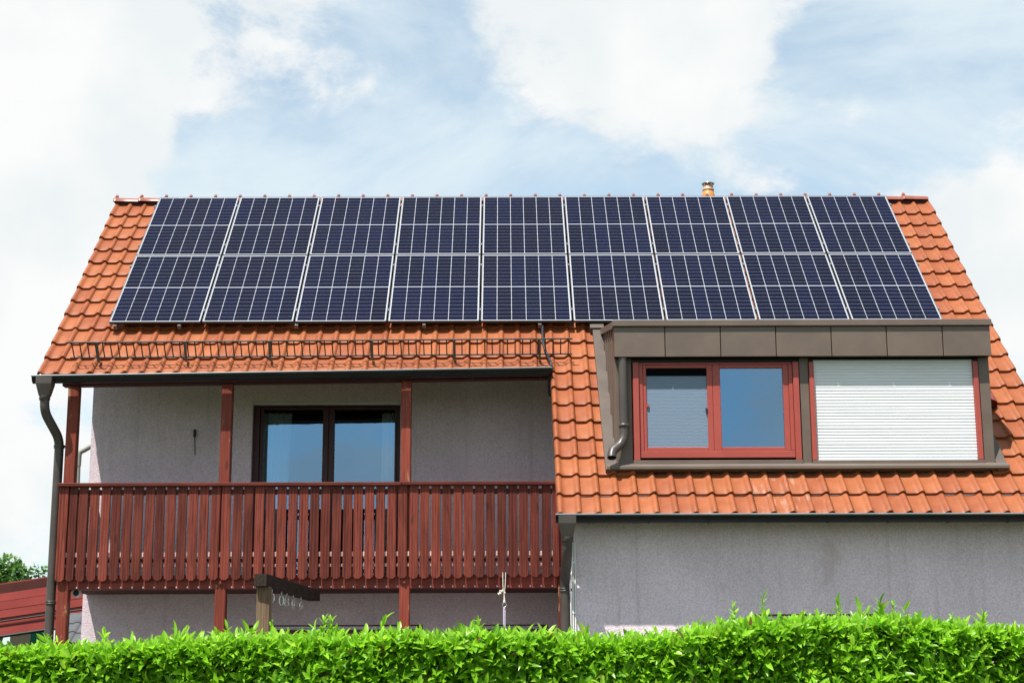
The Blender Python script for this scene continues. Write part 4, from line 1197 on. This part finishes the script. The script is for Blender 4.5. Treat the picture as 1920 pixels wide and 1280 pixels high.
# grey tiled shed
sd = empty('garden_shed', (-6.4, 3.0, 0)); tag(sd, 'small shed with a dark grey tiled roof between post and house wall', 'shed')
m = MB(); m.box(-6.30, -5.75, 2.75, 3.85, 0, 2.2); m.build('wall', 'soffit', sd)
m = MB(); m.prism([(2.60, 2.15), (2.60, 2.18), (3.4, 2.62), (3.98, 2.30), (3.98, 2.27), (3.4, 2.56)], 0, -6.38, -5.70); rfo = m.build('roof', 'slate_grey', sd)
ang = math.atan2(0.44, 0.8)
m = MB(); pp = [(0, 0), (0.12, 0.0), (0.15, 0.018), (0.18, 0.026), (0.21, 0.018), (0.232, 0.0)]
vs = [(x, 0, z + 0.016) for x, z in pp] + [(x, 0.34, z + 0.002) for x, z in pp] + [(x, 0, z) for x, z in pp]; n = len(pp)
m.add(vs, [(i, i + 1, n + i + 1, n + i) for i in range(n - 1)] + [(2 * n + i, 2 * n + i + 1, i + 1, i) for i in range(n - 1)], False)
st_me = withmat(m.mesh('tile'), 'slate_grey')
for r in range(3):
    for c in range(3):
        o = inst('tile', st_me, None, (-6.37 + c * 0.225, 2.60 + r * 0.28 * math.cos(ang), 2.188 + r * 0.28 * math.sin(ang)), (ang, 0, 0)); o.parent = rfo
        o.matrix_parent_inverse = Matrix.Translation(-rfo.location)
WL.update({})
for o in (rfo,):
    pass
# street lamp
lx, ly = -9.49, 15.0
la = empty('street_lamp', (lx, ly, 0)); tag(la, 'grey street lamp with a slanted head behind the balcony post', 'street lamp')
m = MB(); m.tube([(lx + 0.03, ly, 0), (lx + 0.02, ly, 4), (lx, ly, 6.30), (lx, ly, 6.42)], [0.085, 0.07, 0.052, 0.052], 12); m.build('pole', 'lamp_grey', la)
m = MB(); m.tube([(lx, ly, 6.25), (lx, ly, 6.50), (lx + 0.03, ly, 6.56)], [0.062, 0.066, 0.06], 12); m.tube([(lx - 0.02, ly, 6.53), (lx + 0.12, ly, 6.60), (lx + 0.34, ly, 6.73), (lx + 0.80, ly, 6.86), (lx + 1.0, ly, 6.88)], [0.05, 0.055, 0.05, 0.075, 0.03], 10); m.build('lamp_head', 'lamp_grey', la)

# ---------------------------------------------------------------- foliage
LEAF_T = np.array([(0, 0, 0), (.22, .36, .07), (.24, 0, .0), (.22, -.36, .07), (.5, .5, .05), (.52, 0, -.03), (.5, -.5, .05), (.80, .30, -.03), (.80, 0, -.08), (.80, -.30, -.03), (1, 0, -.16)], float)
LEAF_F = [(0, 2, 1), (0, 3, 2), (1, 2, 5, 4), (2, 3, 6, 5), (4, 5, 8, 7), (5, 6, 9, 8), (7, 8, 10), (8, 9, 10)]


def leaf_arrays(pos, axis, nrm, L, wd):
    """vectorised leaf verts: n x 11 x 3"""
    axis = axis / np.linalg.norm(axis, axis=1, keepdims=True)
    side = np.cross(nrm, axis); side /= np.maximum(np.linalg.norm(side, axis=1, keepdims=True), 1e-6)
    nn = np.cross(axis, side)
    t = LEAF_T
    return pos[:, None, :] + L[:, None, None] * (axis[:, None, :] * t[None, :, 0:1] + side[:, None, :] * (t[None, :, 1:2] * wd[:, None, None]) + nn[:, None, :] * t[None, :, 2:3])


def leaves_object(name, V, tone, mat, parent):
    n = len(V); me = bpy.data.meshes.new(name)
    tri = [f for f in LEAF_F if len(f) == 3]; quad = [f for f in LEAF_F if len(f) == 4]
    lpf = np.concatenate([np.array(f) for f in LEAF_F]); cnt = np.array([len(f) for f in LEAF_F])
    loops = (lpf[None, :] + (np.arange(n) * 11)[:, None]).ravel(); totals = np.tile(cnt, n)
    starts = np.concatenate([[0], np.cumsum(totals)[:-1]])
    me.vertices.add(n * 11); me.vertices.foreach_set('co', V.reshape(-1).astype(np.float32))
    me.loops.add(len(loops)); me.loops.foreach_set('vertex_index', loops.astype(np.int32))
    me.polygons.add(len(totals)); me.polygons.foreach_set('loop_start', starts.astype(np.int32))
    me.polygons.foreach_set('use_smooth', np.ones(len(totals), bool))
    me.update(calc_edges=True); me.validate()
    at = me.attributes.new('tone', 'FLOAT', 'POINT'); at.data.foreach_set('value', np.repeat(tone, 11).astype(np.float32))
    me.materials.append(M[mat]); o = bpy.data.objects.new(name, me); COL.objects.link(o)
    if parent is not None:
        par(o, parent)
    return o


hedge = empty('hedge', (0, -6.9, 0)); tag(hedge, 'bright green clipped laurel hedge across the front of the garden', 'hedge')
HX = [-8.5, -4.03, -3.63, -3.24, -2.84, -2.45, -2.05, -1.65, -1.26, -0.86, -0.46, -0.06, 0.33, 0.73, 1.13, 1.53, 1.93, 2.32, 2.57, 2.72, 3.12, 3.51, 8.5]
HZ = [1.86, 1.882, 1.893, 1.900, 1.930, 1.955, 1.965, 1.985, 1.985, 1.99, 1.985, 1.985, 1.945, 1.945, 2.00, 2.08, 2.085, 2.08, 2.10, 2.08, 2.030, 2.00, 1.97]
HY0, HY1 = -7.55, -6.45
htop = lambda x: np.interp(x, HX, HZ) - 0.135


def twigs(n, sampler, nl, tl, ll):
    """sampler -> base points, axes; returns leaf arrays"""
    B, AX = sampler(n); AX = AX / np.linalg.norm(AX, axis=1, keepdims=True)
    ref = np.tile([0.31, 0.2, 0.93], (n, 1)); e1 = np.cross(AX, ref); e1 /= np.linalg.norm(e1, axis=1, keepdims=True); e2 = np.cross(AX, e1)
    ph = RNG.uniform(0, 6.28, n); tt = RNG.uniform(0.25, 1.0, n)
    TL = tl * RNG.uniform(0.7, 1.3, n)
    Vs, To = [], []
    for i in range(nl):
        f = (i + 0.3) / nl
        an = ph + i * 2.4 + RNG.normal(0, 0.25, n)
        opn = np.clip(1.15 - 0.75 * f + RNG.normal(0, 0.16, n), 0.15, 1.5)
        rad = e1 * np.cos(an)[:, None] + e2 * np.sin(an)[:, None]
        dirv = AX * np.cos(opn)[:, None] + rad * np.sin(opn)[:, None]
        nr_ = AX * np.sin(opn)[:, None] - rad * np.cos(opn)[:, None] + RNG.normal(0, 0.18, (n, 3))
        L = ll * (1.12 - 0.45 * f) * RNG.uniform(0.62, 1.28, n)
        P_ = B + AX * (TL * f)[:, None]
        Vs.append(leaf_arrays(P_, dirv, nr_, L, RNG.uniform(0.27, 0.38, n)))
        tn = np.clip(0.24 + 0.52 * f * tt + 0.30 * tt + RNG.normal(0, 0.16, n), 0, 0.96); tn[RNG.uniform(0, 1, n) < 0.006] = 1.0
        To.append(tn)
    return np.concatenate(Vs), np.concatenate(To), B, AX, TL


def s_top(n):
    x = RNG.uniform(-7, 7, n); y = RNG.uniform(HY0, HY1, n)
    z = htop(x) - 0.050 + RNG.normal(0, 0.020, n) + 0.05 * RNG.uniform(0, 1, n) ** 5 + 0.018 * np.sin(x * 7.3 + y * 5) * np.sin(x * 2.9) - 0.05 * np.clip((HY0 + 0.15 - y) / 0.15, 0, 1)
    ax = np.stack([RNG.normal(0, 0.33, n), RNG.normal(-0.10, 0.33, n), np.ones(n)], 1)
    return np.stack([x, y, z], 1), ax


def s_front(z0_, z1_):
    def f(n):
        x = RNG.uniform(-7, 7, n); z = z0_ + (z1_ - z0_) * RNG.uniform(0, 1, n)
        z = np.minimum(z, htop(x) + 0.0); y = HY0 + RNG.normal(0.02, 0.035, n) + 0.05 * np.sin(x * 3.1) * np.sin(z * 4)
        ax = np.stack([RNG.normal(0, 0.5, n), -0.8 + RNG.normal(0, 0.25, n), 0.75 + RNG.normal(0, 0.35, n)], 1)
        return np.stack([x, y, z], 1), ax
    return f


def s_back(n):
    x = RNG.uniform(-7, 7, n); z = RNG.uniform(0.1, 2.0, n)
    return np.stack([x, np.full(n, HY1 - 0.02), z], 1), np.stack([RNG.normal(0, .5, n), np.full(n, .8), RNG.normal(.6, .3, n)], 1)


parts = []
parts.append(twigs(3400, s_top, 8, 0.15, 0.122))
parts.append(twigs(5000, s_front(1.45, 2.08), 8, 0.135, 0.126))
parts.append(twigs(1300, s_front(0.05, 1.5), 7, 0.13, 0.12))
parts.append(twigs(500, s_back, 7, 0.13, 0.12))
# tall new shoots that stand above the clipped top
SH = [(-1.64, -7.3, 2.05, .16), (-1.56, -7.28, 2.04, .10), (-1.70, -7.28, 2.02, .08), (-1.28, -7.2, 2.05, .07), (1.44, -7.3, 2.07, .16), (1.62, -7.25, 2.09, .12), (1.66, -7.3, 2.06, .12), (1.99, -7.28, 2.06, .11), (2.07, -7.24, 2.07, .13), (2.22, -7.26, 2.09, .13), (2.40, -7.3, 2.07, .10),
      (2.53, -7.3, 2.08, .17), (2.60, -7.27, 2.08, .15), (2.46, -7.22, 2.06, .12), (3.20, -7.28, 2.02, .11), (3.28, -7.25, 2.03, .10), (3.14, -7.3, 2.02, .09), (-3.72, -7.3, 1.92, .12), (-3.02, -7.28, 1.94, .09), (-2.35, -7.3, 2.01, .07), (-0.42, -7.3, 2.03, .05), (0.85, -7.28, 1.97, .08), (0.55, -7.25, 1.96, .08), (-3.3, -7.2, 1.93, .06), (1.1, -7.3, 2.0, .07), (-2.0, -7.25, 2.03, .07), (2.9, -7.25, 2.06, .07)]


SH += [(float(x_), float(RNG.uniform(-7.45, -6.9)), float(htop(x_)) + 0.115, float(RNG.uniform(0.0, 0.05))) for x_ in RNG.uniform(-4.2, 3.6, 60)]
TLS = []
B_ = np.zeros((len(SH), 3)); AX_ = np.stack([RNG.normal(0, .20, len(SH)), RNG.normal(0, .14, len(SH)), np.ones(len(SH))], 1)
for i, (x_, y_, z_, l_) in enumerate(SH):
    base = float(htop(x_)) - 0.03
    B_[i] = (x_, y_, base); TLS.append(max(0.06, z_ - 0.02 + l_ - base))
for i, sh_ in enumerate(SH):
    nl = 5 + int(TLS[i] / 0.018) + i % 3
    parts.append(twigs(1, lambda n, i=i: (B_[i:i + 1], AX_[i:i + 1]), nl, TLS[i], 0.082 + 0.012 * ((i * 5) % 4)))
V = np.concatenate([p[0] for p in parts]); T = np.concatenate([p[1] for p in parts])
cen = V.mean(axis=1)
# the 300 leaves that show largest become objects of their own
area = np.linalg.norm(np.cross(V[:, 10] - V[:, 0], V[:, 4] - V[:, 6]), axis=1)
nv_ = np.cross(V[:, 10] - V[:, 0], V[:, 4] - V[:, 6]); face = np.abs(nv_[:, 1])
ok = (cen[:, 0] > -3.9) & (cen[:, 0] < 3.4) & (cen[:, 2] > 1.68) & (cen[:, 1] < HY0 + 0.0)
score = np.where(ok, face - 0.004 * (cen[:, 1] - HY0), -1)
pick = np.argsort(-score)[:300]
mask = np.ones(len(V), bool); mask[pick] = False
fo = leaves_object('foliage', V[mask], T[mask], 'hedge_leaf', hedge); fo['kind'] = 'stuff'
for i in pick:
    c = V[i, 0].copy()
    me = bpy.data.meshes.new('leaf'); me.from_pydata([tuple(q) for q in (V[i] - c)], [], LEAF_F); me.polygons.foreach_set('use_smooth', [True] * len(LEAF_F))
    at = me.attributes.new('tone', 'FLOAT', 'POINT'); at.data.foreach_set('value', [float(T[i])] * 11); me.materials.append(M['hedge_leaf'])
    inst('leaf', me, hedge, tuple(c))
# twigs of the shoots and a dense inner core
m = MB()
for i, sh_ in enumerate(SH):
    b = Vector(B_[i]); ax = Vector(AX_[i]).normalized(); m.tube([b - ax * 0.25, b + ax * TLS[i]], [0.004, 0.002], 5)
st_ = m.build('stems', 'hedge_leaf', hedge); st_['kind'] = 'stuff'
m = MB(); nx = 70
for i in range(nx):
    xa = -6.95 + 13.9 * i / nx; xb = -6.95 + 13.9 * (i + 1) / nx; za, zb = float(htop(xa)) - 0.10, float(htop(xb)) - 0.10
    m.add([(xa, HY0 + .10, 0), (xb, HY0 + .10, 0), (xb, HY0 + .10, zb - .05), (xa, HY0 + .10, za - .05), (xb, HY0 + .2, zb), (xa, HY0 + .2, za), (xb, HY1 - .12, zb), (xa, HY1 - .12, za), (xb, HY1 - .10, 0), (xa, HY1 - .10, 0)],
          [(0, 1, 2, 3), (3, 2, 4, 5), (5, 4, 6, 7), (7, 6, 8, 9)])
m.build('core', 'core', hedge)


def tree(label, x, y, h_, clumps, trunk_h):
    t = empty('broadleaf_tree', (x, y, 0)); tag(t, label, 'tree', 'trees beyond the carport')
    m = MB(); m.tube([(x, y, 0), (x + 0.1, y, trunk_h * .5), (x, y, trunk_h)], [0.28, 0.2, 0.12], 9)
    for cx, cy, cz, r in clumps:
        m.tube([(x, y, trunk_h * 0.7), ((x + cx) / 2, (y + cy) / 2, (trunk_h * .7 + cz) / 2 + .15), (cx, cy, cz)], [0.09, 0.06, 0.02], 6)
    m.build('trunk', 'bark', t)
    Vs, To = [], []
    for cx, cy, cz, r in clumps:
        n = int(680 * (r / 0.8) ** 2)
        u_ = RNG.normal(0, 1, (n, 3)); u_ /= np.linalg.norm(u_, axis=1, keepdims=True)
        rad = r * RNG.uniform(0.45, 1.12, n) ** 0.6
        P_ = np.array([cx, cy, cz]) + u_ * rad[:, None] * [1, 1, 0.85]
        axv = u_ * 0.6 + RNG.normal(0, 0.7, (n, 3)); nr_ = RNG.normal(0, 0.6, (n, 3)) + [0, -0.2, 0.8]
        Vs.append(leaf_arrays(P_, axv, nr_, RNG.uniform(0.10, 0.19, n), RNG.uniform(0.55, 0.8, n)))
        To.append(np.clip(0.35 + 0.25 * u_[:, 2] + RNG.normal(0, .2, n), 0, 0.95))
    c = leaves_object('crown', np.concatenate(Vs), np.concatenate(To), 'tree_leaf', t)
    return t


def clumps(cx, cy, cz, rx, rz, n, r):
    out = []
    for i in range(n):
        an = random.uniform(0, 6.28); q = random.uniform(0.1, 1) ** 0.5
        out.append((cx + rx * q * math.cos(an), cy + rx * q * math.sin(an) * 0.8, cz + random.uniform(-rz, rz) * (1 - 0.5 * q), r * random.uniform(0.6, 1.15)))
    return out


ty = 35.0
tree('taller green tree at the left edge above the red carport', -17.3, ty, 6.1, clumps(-17.4, ty, 4.6, 1.0, 0.9, 26, 0.55) + [(-17.0, ty, 5.55, .42), (-16.75, ty, 5.35, .35), (-17.5, ty, 5.5, .45), (-16.6, ty, 4.8, .4)], 3.6)
tree('lower round green tree beside the downpipe above the red carport', -16.0, ty + 1, 5.6, clumps(-16.0, ty + 1, 4.75, 0.55, 0.5, 14, 0.36) + [(-16.0, ty, 5.35, .25)], 3.4)
tree('dark green bush-like tree seen under the red carport', -9.0, 13.5, 2.4, clumps(-9.2, 13.5, 1.7, 1.5, 0.6, 22, 0.5), 1.0)

S.render.engine = 'CYCLES'
S.cycles.max_bounces = 6; S.cycles.transparent_max_bounces = 8
print('tiles shown', n_vis, 'leaves', len(V))
